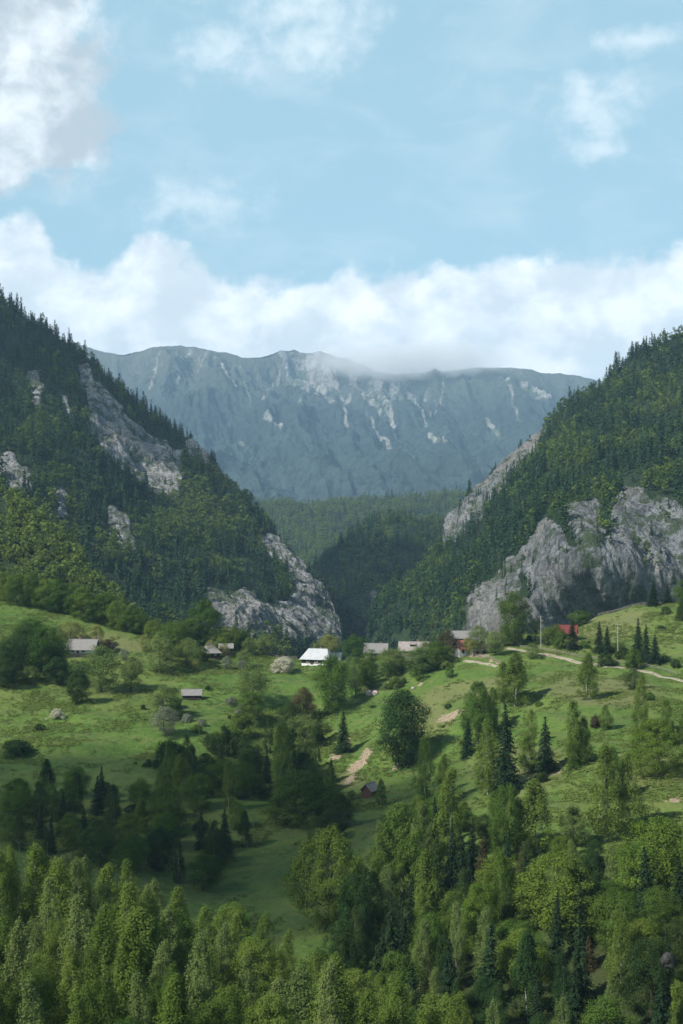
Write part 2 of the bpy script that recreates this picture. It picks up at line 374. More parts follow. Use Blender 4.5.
tag(ground, kind='structure')

# ------------------------------------------------------------------ mountains
def relief(name, sil, base, ctrl, nu, nv, back, rocks=(), amp=12, ramp=10, nscale=90, m_=None, warp=5, gully=0, gs=200, lean=.9, seed=0, rockfn=None, holes=()):
    """a hillside: its skyline, its foot and its distances taken from the photograph, then a back slope of its own"""
    sil = np.array(sil, float); cf = tps_fit(np.array([(a/100, b/100) for a, b, d in ctrl]), np.array([d for *_, d in ctrl], float), .003)
    px = np.linspace(sil[0, 0], sil[-1, 0], nu); ys = np.interp(px, sil[:, 0], sil[:, 1])
    base = np.array(base, float); yb = np.maximum(np.interp(px, base[:, 0], base[:, 1]), ys+2)
    tt = np.linspace(0, 1, nv)[None]; py = yb[:, None]*(1-tt)+ys[:, None]*tt; PXg = np.repeat(px[:, None], nv, 1)
    D = tps_eval(cf, PXg/100, py/100)
    dx_, dz_ = np.vectorize(ray)(PXg, py)
    P = np.stack([dx_*D, D, dz_*D], -1)
    nb = 24; k = np.arange(1, nb+1)/nb; top_ = P[:, -1]
    B = np.stack([top_[:, None, 0]+0*k, top_[:, None, 1]+back*k, top_[:, None, 2]-back*lean*k**1.25], -1)
    P = np.concatenate([P, B], 1)
    rk = np.zeros(P.shape[:2])
    wx = fbm(PXg/22, py/22, seed, 4)*warp*2.2; wy = fbm(PXg/22, py/22, seed+9, 4)*warp*2.2
    for poly in rocks: rk[:, :nv] = np.maximum(rk[:, :nv], inpoly(PXg+wx, py+wy, poly)*1.)
    for poly in holes: rk[:, :nv] *= 1-inpoly(PXg+wx*1.4, py+wy*1.4, poly)*1.
    if rockfn is not None: rk[:, :nv] = np.maximum(rk[:, :nv], rockfn(PXg, py, P[:, :nv]))
    # soften the mask
    for _ in range(2):
        q = rk.copy(); q[1:-1, 1:-1] = (rk[1:-1, 1:-1]*2+rk[:-2, 1:-1]+rk[2:, 1:-1]+rk[1:-1, :-2]+rk[1:-1, 2:])/6; rk = q
    du = np.gradient(P, axis=0); dv = np.gradient(P, axis=1); n = np.cross(du, dv); n /= np.linalg.norm(n, axis=2)[..., None]+1e-9
    X, Y, Z = P[..., 0], P[..., 1], P[..., 2]
    disp = fbm(X/nscale, Y/nscale, Z/nscale+seed, 5)*amp
    rr = fbm((X+.45*Z)/30, Y/30, Z/120+seed, 5, ridged=True, g=.6)
    disp = disp+rk*((rr-.3)*ramp)
    if gully: disp = disp+gully*(fbm((X+.35*Z)/gs, Y/gs/3, Z/gs/5+seed, 6, ridged=True, g=.55)-.3)
    fade = np.ones_like(disp)
    if gully: fade = np.clip(np.abs(np.arange(disp.shape[1])-nv)/30., .22, 1)[None]+0*disp
    P = P+n*(disp*fade)[..., None]
    hi = np.clip((P[..., 2]-np.quantile(P[:, nv-1, 2], .5)*.62)/(np.quantile(P[:, nv-1, 2], .5)*.4), 0, 1)
    me = npmesh(name, P.reshape(-1, 3), gridfaces(*P.shape[:2]), True, {'rock': rk.ravel(), 'high': hi.ravel()})
    o = link(name, me, m_); tag(o, kind='structure')
    return P, rk, nv
M['mount'] = mountain_mat('forested_limestone', rock=(.29, .31, .325), rock2=(.12, .13, .145)); M['mountl'] = mountain_mat('forested_brightened_limestone', rock=(.43, .44, .455), rock2=(.22, .23, .24)); M['farm'] = mountain_mat('far_range_rock', (.032, .050, .046), (.31, .31, .30), (.18, .18, .175), .16, True)  # left mountain's limestone copy is brightened to make up for grazing light
M['woodfloor'] = mountain_mat('wooded_hill')

LROCK = [[(78,368),(96,376),(106,392),(122,415),(150,437),(172,456),(182,470),(182,496),(166,494),(144,486),(118,468),(96,440),(84,408)],
 [(186,434),(200,438),(212,456),(212,468),(192,462),(184,448)], [(26,374),(36,378),(46,402),(44,414),(34,408),(28,392)], [(58,398),(66,402),(74,420),(68,424)],
 [(106,504),(118,508),(130,525),(136,550),(126,552),(110,532)], [(50,484),(62,490),(70,515),(60,518)], [(0,450),(14,458),(30,476),(38,498),(20,490),(0,474)],
 [(258,530),(276,534),(296,552),(312,570),(328,592),(338,612),(340,640),(215,636),(205,600),(206,584),(222,592),(244,590),(262,604),(288,600),(296,586),(282,562),(262,548)],
 [(185,445),(160,470),(166,478),(188,456)]]
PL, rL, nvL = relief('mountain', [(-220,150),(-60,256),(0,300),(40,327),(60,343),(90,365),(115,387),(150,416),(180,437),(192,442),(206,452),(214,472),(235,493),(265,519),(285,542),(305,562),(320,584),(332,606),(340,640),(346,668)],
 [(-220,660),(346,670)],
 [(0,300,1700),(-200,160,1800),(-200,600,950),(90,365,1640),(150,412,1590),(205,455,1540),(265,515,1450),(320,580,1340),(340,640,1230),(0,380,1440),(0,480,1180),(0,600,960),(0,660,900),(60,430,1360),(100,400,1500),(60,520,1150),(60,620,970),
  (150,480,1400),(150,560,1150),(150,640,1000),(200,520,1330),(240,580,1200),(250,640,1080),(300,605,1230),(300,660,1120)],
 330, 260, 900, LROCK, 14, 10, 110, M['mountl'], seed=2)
PS, rS, nvS = relief('hill', [(-220,330),(-80,425),(0,492),(30,515),(60,545),(90,577),(112,598),(135,617),(160,636),(190,660)], [(-220,660),(190,668)],
 [(0,492,900),(-200,350,1000),(60,540,830),(112,595,770),(160,636,730),(0,640,690),(-200,640,690),(80,640,690)], 140, 90, 300, (), 7, 5, 80, M['woodfloor'], seed=5)
RROCK = [[(474,592),(490,584),(500,574),(514,556),(530,540),(545,514),(556,520),(566,508),(584,502),(596,500),(606,506),(618,494),(640,492),(652,500),(668,498),(690,508),(800,500),(900,520),(900,650),(472,650)],
 [(442,552),(446,520),(458,508),(472,494),(488,474),(506,456),(526,438),(546,424),(548,434),(534,448),(528,464),(512,484),(498,498),(486,516),(466,536),(452,548)],
 [(620,480),(640,482),(646,490),(622,494)]]
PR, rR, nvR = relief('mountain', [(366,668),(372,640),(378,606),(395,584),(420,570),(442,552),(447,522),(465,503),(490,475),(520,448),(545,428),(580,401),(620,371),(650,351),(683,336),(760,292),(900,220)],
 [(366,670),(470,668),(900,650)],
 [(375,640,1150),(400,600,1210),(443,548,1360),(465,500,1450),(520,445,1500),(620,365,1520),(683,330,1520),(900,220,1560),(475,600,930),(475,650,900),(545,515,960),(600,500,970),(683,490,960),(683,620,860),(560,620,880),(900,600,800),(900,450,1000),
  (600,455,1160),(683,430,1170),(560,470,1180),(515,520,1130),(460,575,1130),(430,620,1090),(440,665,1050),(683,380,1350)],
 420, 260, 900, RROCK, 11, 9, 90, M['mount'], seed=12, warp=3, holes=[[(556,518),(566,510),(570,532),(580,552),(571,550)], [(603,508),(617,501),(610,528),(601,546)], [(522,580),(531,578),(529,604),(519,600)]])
PB, rB, nvB = relief('hill', [(240,612),(285,575),(310,556),(345,534),(372,522),(400,517),(425,519),(450,513),(500,505),(560,520)], [(240,670),(560,670)],
 [(240,600,1900),(310,535,2000),(400,502,2200),(500,500,2200),(300,660,1500),(450,660,1500),(380,600,1750)], 120, 70, 600, [[(366,610),(374,606),(377,640),(368,645)]], 60, 12, 170, M['woodfloor'], seed=15)
PA, rA, nvA = relief('hill', [(180,515),(265,504),(300,502),(340,500),(390,499),(430,496),(470,490),(520,485),(580,490)], [(180,580),(580,580)],
 [(180,515,3300),(300,500,3300),(470,488,3300),(250,580,2500),(450,580,2500)], 120, 50, 900, (), 22, 5, 200, M['woodfloor'], seed=19)
def farrock(px, py, P):
    top_ = np.interp(px, [60,130,190,260,290,350,430,520,600], [343,350,347,355,350,358,374,370,380])
    h = (py-top_)
    streak = .55*fbm((px+.30*h)/15, py/80, 2., 5, ridged=True, g=.6)+.45*fbm((px-.12*h)/5, py/42, 8., 4, ridged=True, g=.6)
    hgt = np.clip(1.1-h/95, 0, 1)
    wgt = .35+.75*np.exp(-((px-330)/75)**2)+.30*np.exp(-((px-520)/40)**2)+.25*np.exp(-((px-170)/50)**2)
    r = wgt*np.clip((streak-.37+.24*hgt)*2.6, 0, 1)*np.clip(1.2-h/115, 0, 1)*(fbm(px/60, py/30, 5, 3)+.55)
    for (x0, y0, x1, y1, w) in ((372,440,402,470,2.4),(402,466,412,474,2.2),(283,352,303,388,4),(300,400,300,430,1.6),(325,360,345,392,2.2),(265,430,280,443,2.6),(430,455,450,470,2),(240,440,246,448,2),(488,436,500,444,1.6),(520,400,548,412,3),(380,410,388,430,2.4),(365,420,372,440,2),(190,350,178,392,1.5),(215,356,236,400,1.4),(310,356,338,410,1.8),(350,368,380,425,1.8),(285,356,262,405,1.4),(400,382,428,440,1.6),(450,384,432,430,1.4),(500,384,520,430,1.5),(330,400,352,455,1.4),(240,365,252,420,1.3),(160,356,150,395,1.3),(378,395,396,445,2)):
        vx, vy = x1-x0, y1-y0; L2 = vx*vx+vy*vy+1e-6; tt = np.clip(((px-x0)*vx+(py-y0)*vy)/L2, 0, 1)
        dd = np.hypot(px-x0-tt*vx+fbm(px/6, py/6, 1, 3)*3, py-y0-tt*vy); r = np.maximum(r, np.clip(1.3-dd/w*1.1, 0, 1))
    return np.clip(r, 0, 1)
relief('mountains', [(-200,330),(20,338),(80,345),(100,349),(118,353),(135,350),(160,349),(178,346),(195,348),(213,354),(226,352),(243,357),(262,355),(276,351),(294,349),(306,353),(320,353),(335,357),(350,360),(375,372),(400,376),(430,376),(470,372),(520,370),(560,374),(590,379),(640,398),(700,420),(900,430)],
 [(-200,530),(900,530)], [(-200,330,8600),(130,350,8400),(290,350,8600),(430,374,8700),(560,374,8600),(900,420,8600),(-200,520,5600),(150,500,5600),(350,505,5500),(550,500,5600),(900,520,5600),(290,430,7000),(500,430,7000),(150,430,7000)],
 900, 330, 3000, (), 60, 40, 900, M['farm'], gully=230, gs=520, seed=23, rockfn=farrock)

# ------------------------------------------------------------------ tree meshes
def leafquads(C, N_, size, asp=1.0, fold=.0):
    n = len(C); a = rng.normal(size=(n, 3)); N_ = N_/(np.linalg.norm(N_, axis=1)[:, None]+1e-9)
    T1 = np.cross(N_, a); T1 /= np.linalg.norm(T1, axis=1)[:, None]+1e-9; T2 = np.cross(N_, T1)
    s = (size*rng.uniform(.4, 1.45, n))[:, None]
    V = np.stack([C-T1*s*.5, C-T2*s*.5*asp+T1*s*.1, C+T1*s*.5, C+T2*s*.5*asp], 1)
    V += rng.normal(size=V.shape)*s[:, None]*.08
    return V.reshape(-1, 3), np.arange(4*n).reshape(-1, 4), np.repeat(rng.random(n), 4)
def rdir(n, up=0.):
    d = rng.normal(size=(n, 3)); d[:, 2] += up; return d/np.linalg.norm(d, axis=1)[:, None]
def clumps_crown(Hc, z0, rad, nc, cr, per, leaf, prof, squash=(1, 1, .8), nrm=.6, name='crown', shell=.18):
    """crown of many leaf clumps spread in the volume; prof(h 0..1) -> radius factor"""
    Cs, Ns, Vv = [], [], []
    lob = rng.uniform(0, 6.28, 3)
    for i in range(nc):
        h = rng.random()**.9; a = rng.uniform(0, 6.283); pr = prof(h)*rad
        pr *= 1+.24*math.sin(2*a+lob[0]+3*h)+.16*math.sin(3*a+lob[1]-5*h)
        r = pr*math.sqrt(rng.uniform(shell, 1.)); cr_ = cr*rng.uniform(.6, 1.35)*(.65+.5*prof(h))
        c_ = np.array([r*math.cos(a), r*math.sin(a), z0+h*Hc])
        k = max(8, int(per*(cr_/cr)**2)); d = rdir(k, .35); rr = cr_*rng.random(k)**.45
        q = c_+d*rr[:, None]*np.array(squash)
        out = q-np.array([0, 0, z0+Hc*.35]); out /= np.linalg.norm(out, axis=1)[:, None]
        Cs.append(q); Ns.append(d*nrm*1.3+out*.7+rng.normal(size=d.shape)*.38+np.array([0, 0, .2])); Vv.append(np.full(k*4, rng.random()))
    C = np.concatenate(Cs); V, Fq, v = leafquads(C, np.concatenate(Ns), leaf)
    v = v*.55+np.concatenate(Vv)*.45
    me = npmesh(name, V, Fq, False, {'v': v}); return me
def tube(pts_, rads, sides=6):
    V, Fs = [], []; n = len(pts_); P = np.array(pts_, float)
    for i in range(n):
        d = P[min(i+1, n-1)]-P[max(i-1, 0)]; d /= np.linalg.norm(d)+1e-9; a = np.cross(d, (.3, 1, .2)); a /= np.linalg.norm(a); b = np.cross(d, a)
        for k in range(sides): an = 6.2832*k/sides; V.append(P[i]+rads[i]*(a*math.cos(an)+b*math.sin(an)))
    for i in range(n-1):
        for k in range(sides): Fs.append((i*sides+k, i*sides+(k+1) % sides, (i+1)*sides+(k+1) % sides, (i+1)*sides+k))
    return np.array(V), np.array(Fs)
def trunk_mesh(Ht, r0, limbs=6, reach=3., bend=.3, z0=.25, spread=.6):
    Vs, Fs, off = [], [], 0
    ang = rng.uniform(0, 6.28); P = [(math.cos(ang)*bend*math.sin(h*2.5), math.sin(ang)*bend*math.sin(h*2.5), -1.2+h*(Ht+1.2)) for h in np.linspace(0, 1, 7)]
    v, f = tube(P, [r0*1.25]+[r0*(1-.92*h) for h in np.linspace(.08, 1, 6)], 7); Vs.append(v); Fs.append(f); off += len(v)
    for i in range(limbs):
        h = z0+(.9-z0)*i/max(limbs-1, 1); a = i*2.4+rng.uniform(-.4, .4); b = np.array([0, 0, h*Ht]); L_ = reach*(1.1-h)*rng.uniform(.8, 1.2)
        e = b+np.array([math.cos(a)*L_, math.sin(a)*L_, L_*spread*1.2]); mid = (b+e)/2+np.array([0, 0, -.1*L_])
        v, f = tube([b, mid, e], [r0*.42*(1-h*.6), r0*.25*(1-h*.6), r0*.06], 5); Vs.append(v); Fs.append(f+off); off += len(v)
    return npmesh('trunk', np.concatenate(Vs), np.concatenate(Fs), True)
def spruce_crown(Ht, rad, z0, nwh, leaf, gap=.0, nb0=9):
    C, N_ = [], []
    for i in range(nwh):
        h = (i+rng.uniform(-.3, .3))/nwh; h = min(max(h, 0), .985); zz = z0+(Ht-z0)*h
        r = rad*((1-h)**.85)*rng.uniform(.78, 1.12)+.12; nb = max(4, int(nb0*(1-h*.5)))
        for b in range(nb):
            a = rng.uniform(0, 6.283); rb = r*rng.uniform(.7, 1.12); m_ = max(2, int(rb/leaf*2.0))
            for s in np.linspace(.12, 1, m_):
                for w in ((-1, 1) if s < .85 else (0,)):
                    an = a+w*.22/(s+.35)*rng.uniform(.3, 1); z_ = zz-rb*(.18*s+.28*s*s)+(.12*rb*s**4)
                    C.append((rb*s*math.cos(an), rb*s*math.sin(an), z_+rng.normal()*.06))
                    N_.append((math.cos(an)*.5*s+rng.normal()*.35, math.sin(an)*.5*s+rng.normal()*.35, .8))
    for k in range(10): C.append((0, 0, Ht-.12*k)); N_.append(tuple(rng.normal(size=3)))
    V, Fq, v = leafquads(np.array(C), np.array(N_), leaf, .8)
    return npmesh('crown', V, Fq, False, {'v': v})
P_round = lambda h: (max(0., 1-(2*h-.85)**2/1.42 if h > .42 else 1-((.42-h)/.62)**2))**.6
P_oval = lambda h: math.sin(math.pi*min(max(h*.93+.06, 0), 1))**.6
P_birch = lambda h: (max(0, 1-h)**.48)*(min(1, .5+h*1.9))
P_dome = lambda h: max(0., 1-h*h)**.5
P_cone = lambda h: (1-h)**.8
PROTO = {}
def variants(kind, n, fn): PROTO[kind] = [fn(i) for i in range(n)]
# every prototype is 10 m tall; (crown mesh, trunk mesh, width / height)
def mk_broad(i, leaf=.155, nc=130, per=170, wr=None):
    wr = wr or (.36, .42, .31, .38)[i % 4]
    return clumps_crown(9.4, .35, 10*wr, nc, 1.12, per, leaf, P_round if i % 2 else P_oval), trunk_mesh(8.3, .28, 7, 3.2), wr*2
def mk_birch(i):
    wr = (.19, .22, .26, .17, .21)[i % 5]
    return clumps_crown(9.4, .5, 10*wr, 150, .60, 100, .125, P_birch, (.8, .8, 1.5), .5), trunk_mesh(9.4, .085, 9, 1.5, .3, .2, 1.2), wr*2
def mk_spruce(i):
    wr = (.20, .24, .18, .26)[i % 4]
    return spruce_crown(10, 10*wr, .25, 44, .27, nb0=14), trunk_mesh(9.6, .17, 0), wr*2
def mk_shrub(i):
    wr = (.62, .75, .55, .85)[i % 4]
    return clumps_crown(8.8, 0.4, 10*wr, 84, 1.7, 120, .38, P_dome, (1, 1, .8)), trunk_mesh(5, .3, 8, 5, .5, .05, 1.), wr*2
def mk_airy(i):
    wr = (.36, .42, .30)[i % 3]
    return clumps_crown(9.0, .8, 10*wr, 90, 1.1, 120, .165, P_oval, (1, 1, .9)), trunk_mesh(8.5, .22, 9, 3.6, .5, .18), wr*2
def mk_sprig(i):
    return clumps_crown(9.2, .6, 3.2, 110, .75, 60, .22, P_oval, (.7, .7, 1.6)), trunk_mesh(9, .10, 10, 2.6, .3, .05, 1.6), .64
variants('grand', 3, lambda i: (clumps_crown(9.2, .45, 10*(.36, .42, .39)[i], 240, .80, 125, .14, P_round if i != 1 else P_oval, (1, 1, .75), .9, shell=.5), trunk_mesh(8.3, .28, 8, 3.2), (.72, .84, .78)[i]));variants('broad', 5, mk_broad); variants('birch', 6, mk_birch); variants('spruce', 4, mk_spruce)
variants('shrub', 4, mk_shrub); variants('airy', 4, mk_airy); variants('sprig', 3, mk_sprig)
for k in list(PROTO):
    for c_, tr_, w_ in PROTO[k]: tr_.materials.append(M['birchbark'] if k == 'birch' else M['bark'])
MESHCACHE = {}
def crown_with(kind, i, matk):
    key = (kind, i, matk)
    if key not in MESHCACHE:
        me = PROTO[kind][i][0].copy(); me.materials.append(M[matk]); MESHCACHE[key] = me
    return MESHCACHE[key]
NAMES = {'grand': ('broadleaf_tree', 'tree'), 'broad': ('broadleaf_tree', 'tree'), 'birch': ('birch_tree', 'tree'), 'spruce': ('spruce_tree', 'tree'), 'shrub': ('bush', 'bush'), 'airy': ('orchard_tree', 'tree'), 'sprig': ('willow_shrub', 'shrub')}
FIRST = {}; n_trees = [0]
TREES = []
def tree(kind, matk, X, Y, Z, h, label, group=None, width=None, nm=None):
    if kind == 'broad' and h > 13.5 and Y < 420: kind = 'grand'
    i = rng.integers(len(PROTO[kind])); w0 = PROTO[kind][i][2]; name, cat = NAMES[kind]
    key = (kind, i, matk)
    if key not in FIRST:
        root = bpy.data.objects.new(nm or name, None); col.objects.link(root); root.empty_display_size = 1
        cr = link('crown', crown_with(kind, i, matk), None, root); tk = link('trunk', PROTO[kind][i][1], None, root)
        FIRST[key] = (root, cr, tk)
    else:                                                    # copy the thing and each of its parts
        r0, c0, t0 = FIRST[key]; root = r0.copy(); col.objects.link(root); root.name = nm or name
        for s_ in (c0, t0): q = s_.copy(); col.objects.link(q); q.parent = root
        if 'group' in root: del root['group']
    s = h/10; sx = s if width is None else width/(w0*10)
    root.location = (X, Y, Z); root.scale = (sx, sx*rng.uniform(.92, 1.08), s)
    root.rotation_euler = (rng.normal()*.03, rng.normal()*.03, rng.uniform(0, 6.28))
    tag(root, label, cat, group); TREES.append((X, Y, max(sx*w0*5, 1), root)); return root
def ptree(kind, matk, px, py, hpx, wpx, label, group=None, **k):
    X, Y, Z = at(px, py); h = hpx*Y/F
    return tree(kind, matk, X, Y, Z-.15, h, label, group, None if wpx is None else wpx*Y/F*1.05, **k)

# ------------------------------------------------------------------ forests on the mountains (uncountable: instanced small trees)
def small_conifer(w):
    V, Fs, v, off = [], [], [], 0; Ht = 1.
    C, N_ = [], []
    for i in range(17):
        h = i/17; r = w*(1-h)**.85*rng.uniform(.8, 1.15)+.012; nb = max(3, int(10*(1-h*.6)))
        for b in range(nb):
            a = rng.uniform(0, 6.28)
            for s in ((.35, .9) if r > .07 else (.7,)):
                C.append((r*s*math.cos(a), r*s*math.sin(a), .06+.92*h-r*.35*s)); N_.append((math.cos(a)*.6, math.sin(a)*.6, .75))
    V, Fq, vv = leafquads(np.array(C), np.array(N_)+rng.normal(size=(len(C), 3))*.2, .072, .9)
    return npmesh('small_conifer', V, Fq, False, {'v': vv})
def small_broad(w):
    C, N_, k = [], [], 0
    for i in range(13):
        a = rng.uniform(0, 6.28); h = rng.uniform(.15, .88); r = w*P_oval(h)*rng.uniform(.3, .8); c_ = np.array([r*math.cos(a), r*math.sin(a), h])
        d = rdir(20, .5); C.append(c_+d*np.array([.15, .15, .12])*rng.random((20, 1))**.4); N_.append(d+rng.normal(size=d.shape)*.4)
    V, Fq, vv = leafquads(np.concatenate(C), np.concatenate(N_), .085)
    return npmesh('small_broadleaf', V, Fq, False, {'v': vv})
def proto_coll(name, fn, ws, m_):
    c_ = bpy.data.collections.new(name)
    for k, w in enumerate(ws):
        me = fn(w); me.materials.append(M[m_]); o = bpy.data.objects.new('%s_%d' % (name, k), me); c_.objects.link(o)
    return c_
PC = proto_coll('conifer_kinds', small_conifer, (.15, .19, .13, .17), 'fcon'); PBc = proto_coll('broadleaf_kinds', small_broad, (.36, .44, .33, .40), 'fbro')
def gn(coll):
    ng = bpy.data.node_groups.new('forest', 'GeometryNodeTree'); ng.is_modifier = True
    ng.interface.new_socket('Geometry', in_out='INPUT', socket_type='NodeSocketGeometry'); ng.interface.new_socket('Geometry', in_out='OUTPUT', socket_type='NodeSocketGeometry')
    N = ng.nodes; L = ng.links; i = N.new('NodeGroupInput'); o = N.new('NodeGroupOutput'); p = N.new('GeometryNodeInstanceOnPoints')
    ci = N.new('GeometryNodeCollectionInfo'); ci.inputs['Collection'].default_value = coll; ci.inputs['Separate Children'].default_value = True; ci.inputs['Reset Children'].default_value = True
    def na(n, ty='FLOAT'): a = N.new('GeometryNodeInputNamedAttribute'); a.data_type = ty; a.inputs[0].default_value = n; return a.outputs[0]
    cx_ = N.new('ShaderNodeCombineXYZ'); L.new(na('rot'), cx_.inputs[2]); sx = N.new('ShaderNodeCombineXYZ'); w = na('wid'); L.new(w, sx.inputs[0]); L.new(w, sx.inputs[1]); L.new(na('hgt'), sx.inputs[2])
    L.new(i.outputs[0], p.inputs['Points']); L.new(ci.outputs[0], p.inputs['Instance']); p.inputs['Pick Instance'].default_value = True
    L.new(na('idx', 'INT'), p.inputs['Instance Index']); L.new(cx_.outputs[0], p.inputs['Rotation']); L.new(sx.outputs[0], p.inputs['Scale']); L.new(p.outputs[0], o.inputs[0]); return ng
GC, GB = gn(PC), gn(PBc)
def forest_obj(name, P, hgt, tint, ng, label, cat):
    n = len(P); me = npmesh_pts(name, P, {'rot': rng.uniform(0, 6.28, n), 'hgt': hgt, 'wid': hgt*rng.uniform(.85, 1.25, n), 'tint': tint})
    a = me.attributes.new('idx', 'INT', 'POINT'); a.data.foreach_set('value', rng.integers(0, 4, n).astype(np.int32))
    o = link(name, me); md = o.modifiers.new('forest', 'NODES'); md.node_group = ng; tag(o, label, cat, kind='stuff'); return o
def npmesh_pts(name, P, attrs):
    me = bpy.data.meshes.new(name); me.vertices.add(len(P)); me.vertices.foreach_set('co', np.asarray(P, np.float32).ravel())
    for k, a in attrs.items():
        at_ = me.attributes.new(k, 'FLOAT', 'POINT'); at_.data.foreach_set('value', np.asarray(a, np.float32))
    return me
def scatter(P, rk, nv, spacing, hmean, conif, tintf, labels, rockp=.07, backrows=8, dens=None):
    Q = P[:, :nv+backrows]; rq = rk[:, :nv+backrows]
    a = Q[:-1, :-1]; b = Q[1:, :-1]; c_ = Q[1:, 1:]; d = Q[:-1, 1:]
    ar = .5*np.linalg.norm(np.cross(c_-a, d-b), axis=2); rr = (rq[:-1, :-1]+rq[1:, 1:])/2
    w = ar/spacing**2*np.where(rr > .4, rockp*np.clip(fbm(a[..., 0]/25, a[..., 1]/25, a[..., 2]/25, 3)*9+.6, 0, 3), 1.)
    n = rng.poisson(w); ii, jj = np.nonzero(n); rep = n[ii, jj]; ii = np.repeat(ii, rep); jj = np.repeat(jj, rep)
    u, v = rng.random(len(ii))[:, None], rng.random(len(ii))[:, None]
    X = Q[ii, jj]*(1-u)*(1-v)+Q[ii+1, jj]*u*(1-v)+Q[ii+1, jj+1]*u*v+Q[ii, jj+1]*(1-u)*v
    rock = rr[ii, jj] > .4; px, py = proj(*X.T)
    cl = fbm(X[:, 0]/60, X[:, 1]/60, X[:, 2]/60, 3); pc = conif(px, py)
    con = (rng.random(len(X)) < np.clip(pc+cl*2.4, 0.0, 1))
    hh = hmean*(rng.uniform(.5, 1.3, len(X))*(1+.5*fbm(X[:, 0]/30, X[:, 1]/30, X[:, 2]/30+4, 2)))*np.where(con, 1.12, .85)*np.where(rock, .45, 1)
    tint = np.clip(tintf(px, py)+fbm(X[:, 0]/45, X[:, 1]/45, X[:, 2]/45+9, 3)*.7+rng.normal(size=len(X))*.26, 0, 1)
    X[:, 2] -= .6
    print('forest', len(X), con.sum())
    forest_obj('conifer_forest', X[con], hh[con], tint[con], GC, labels[0], 'forest')
    forest_obj('broadleaf_forest', X[~con], hh[~con], tint[~con], GB, labels[1], 'forest')
lin = lambda v, a, b: np.clip((v-a)/(b-a), 0, 1)
def inb(px, py, x0, y0, rx, ry): return np.clip(1.4-((px-x0)/rx)**2-((py-y0)/ry)**2, 0, 1)
scatter(PL, rL, nvL, 8.2, 16.5, lambda x, y: .86-.45*inb(x, y, 205, 500, 45, 45)-.5*lin(y, 420, 560)*lin(190-x, 0, 60)-.3*inb(x, y, 150, 390, 30, 20), lambda x, y: .20+.30*inb(x, y, 205, 495, 40, 40)+.15*inb(x, y, 60, 360, 50, 30),  # lighter tint on the middle slope puts a sunlit patch into the leaves
        ('dark spruce forest on the steep left mountain above the gorge', 'green broadleaf woods among the spruces on the left mountain'))
scatter(PS, rS, nvS, 6.4, 13, lambda x, y: -.9+0*x, lambda x, y: .9+0*x,  # bright yellow-green wood; the high tint also carries its sunlight
        ('few spruces within the bright wooded spur at the left edge', 'bright green sunlit beech wood on the spur at the left edge'), backrows=14)
scatter(PR, rR, nvR, 8.2, 16.5, lambda x, y: .80-.4*inb(x, y, 620, 460, 90, 35)+.4*inb(x, y, 500, 540, 60, 60), lambda x, y: .18+.25*inb(x, y, 640, 420, 60, 50),
        ('dark spruce forest covering the right mountain above its rock face', 'green broadleaf trees mixed through the forest of the right mountain'), rockp=.26)
scatter(PB, rB, nvB, 10.5, 19, lambda x, y: .66+0*x, lambda x, y: .25+0*x,
        ('dark blue green spruce forest on the hill inside the gorge', 'darker broadleaf woods on the hill inside the gorge'))
scatter(PA, rA, nvA, 12, 19, lambda x, y: .12+0*x, lambda x, y: .80+0*x,  # tint raised so the hill's sunlight is in the leaf colour
        ('scattered spruces on the light green hill behind the gorge', 'light green broadleaf forest on the hill behind the gorge'))

# ------------------------------------------------------------------ track over the meadow
def ribbon(name, pix, width, m_, lift=.06, label=None):
    P = np.array([at(a, b)[:2] for a, b in pix]); s = np.r_[0, np.cumsum(np.linalg.norm(np.diff(P, axis=0), axis=1))]
    q = np.arange(0, s[-1], 1.2); X = np.interp(q, s, P[:, 0]); Y = np.interp(q, s, P[:, 1])
    ker = np.hanning(15); ker /= ker.sum(); X = np.r_[X[:7], np.convolve(X, ker, 'valid'), X[-7:]]; Y = np.r_[Y[:7], np.convolve(Y, ker, 'valid'), Y[-7:]]
    tx, ty = np.gradient(X), np.gradient(Y); L_ = np.hypot(tx, ty); nx, ny = -ty/L_, tx/L_; V = []
    for k in np.linspace(-1, 1, 7):
        w = width*.5*k*(1+.18*pn(q/5, k*2.)); V.append(np.stack([X+nx*w, Y+ny*w], -1))
    V = np.stack(V, 1); Z = gz(V[..., 0], V[..., 1])+lift; Z[:, 0] -= .12; Z[:, -1] -= .12
    V = np.concatenate([V, Z[..., None]], -1)
    o = link(name, npmesh(name, V.reshape(-1, 3), gridfaces(len(q), 7), True), m_); tag(o, kind='structure'); return X, Y
mt, t = mat('track_gravel'); o_ = t.node('ShaderNodeNewGeometry').outputs['Position']
na_ = t.noise(o_, .5, 5, .65); nb_ = t.noise(o_, 3, 4, .7)
finish(t, t.mix(t.mr(na_, .5, .66), t.mix(t.mr(nb_, .35, .65), (.36, .32, .26), (.22, .19, .15)), (.15, .15, .07)), .95, nb_, .6, .3, .05); M['track'] = mt
track = [(506,648),(530,652),(548,655),(570,660),(592,664),(615,667),(635,669),(655,674),(683,681),(720,692)]
PW = [ribbon('path', track, 2.7, M['track'])]
PW.append(ribbon('path', [(497,667),(486,664),(475,662),(462,661)], 2.2, M['track']))
PW.append(ribbon('path', [(366,668),(385,664),(404,662),(420,660)], 1.6, M['track']))

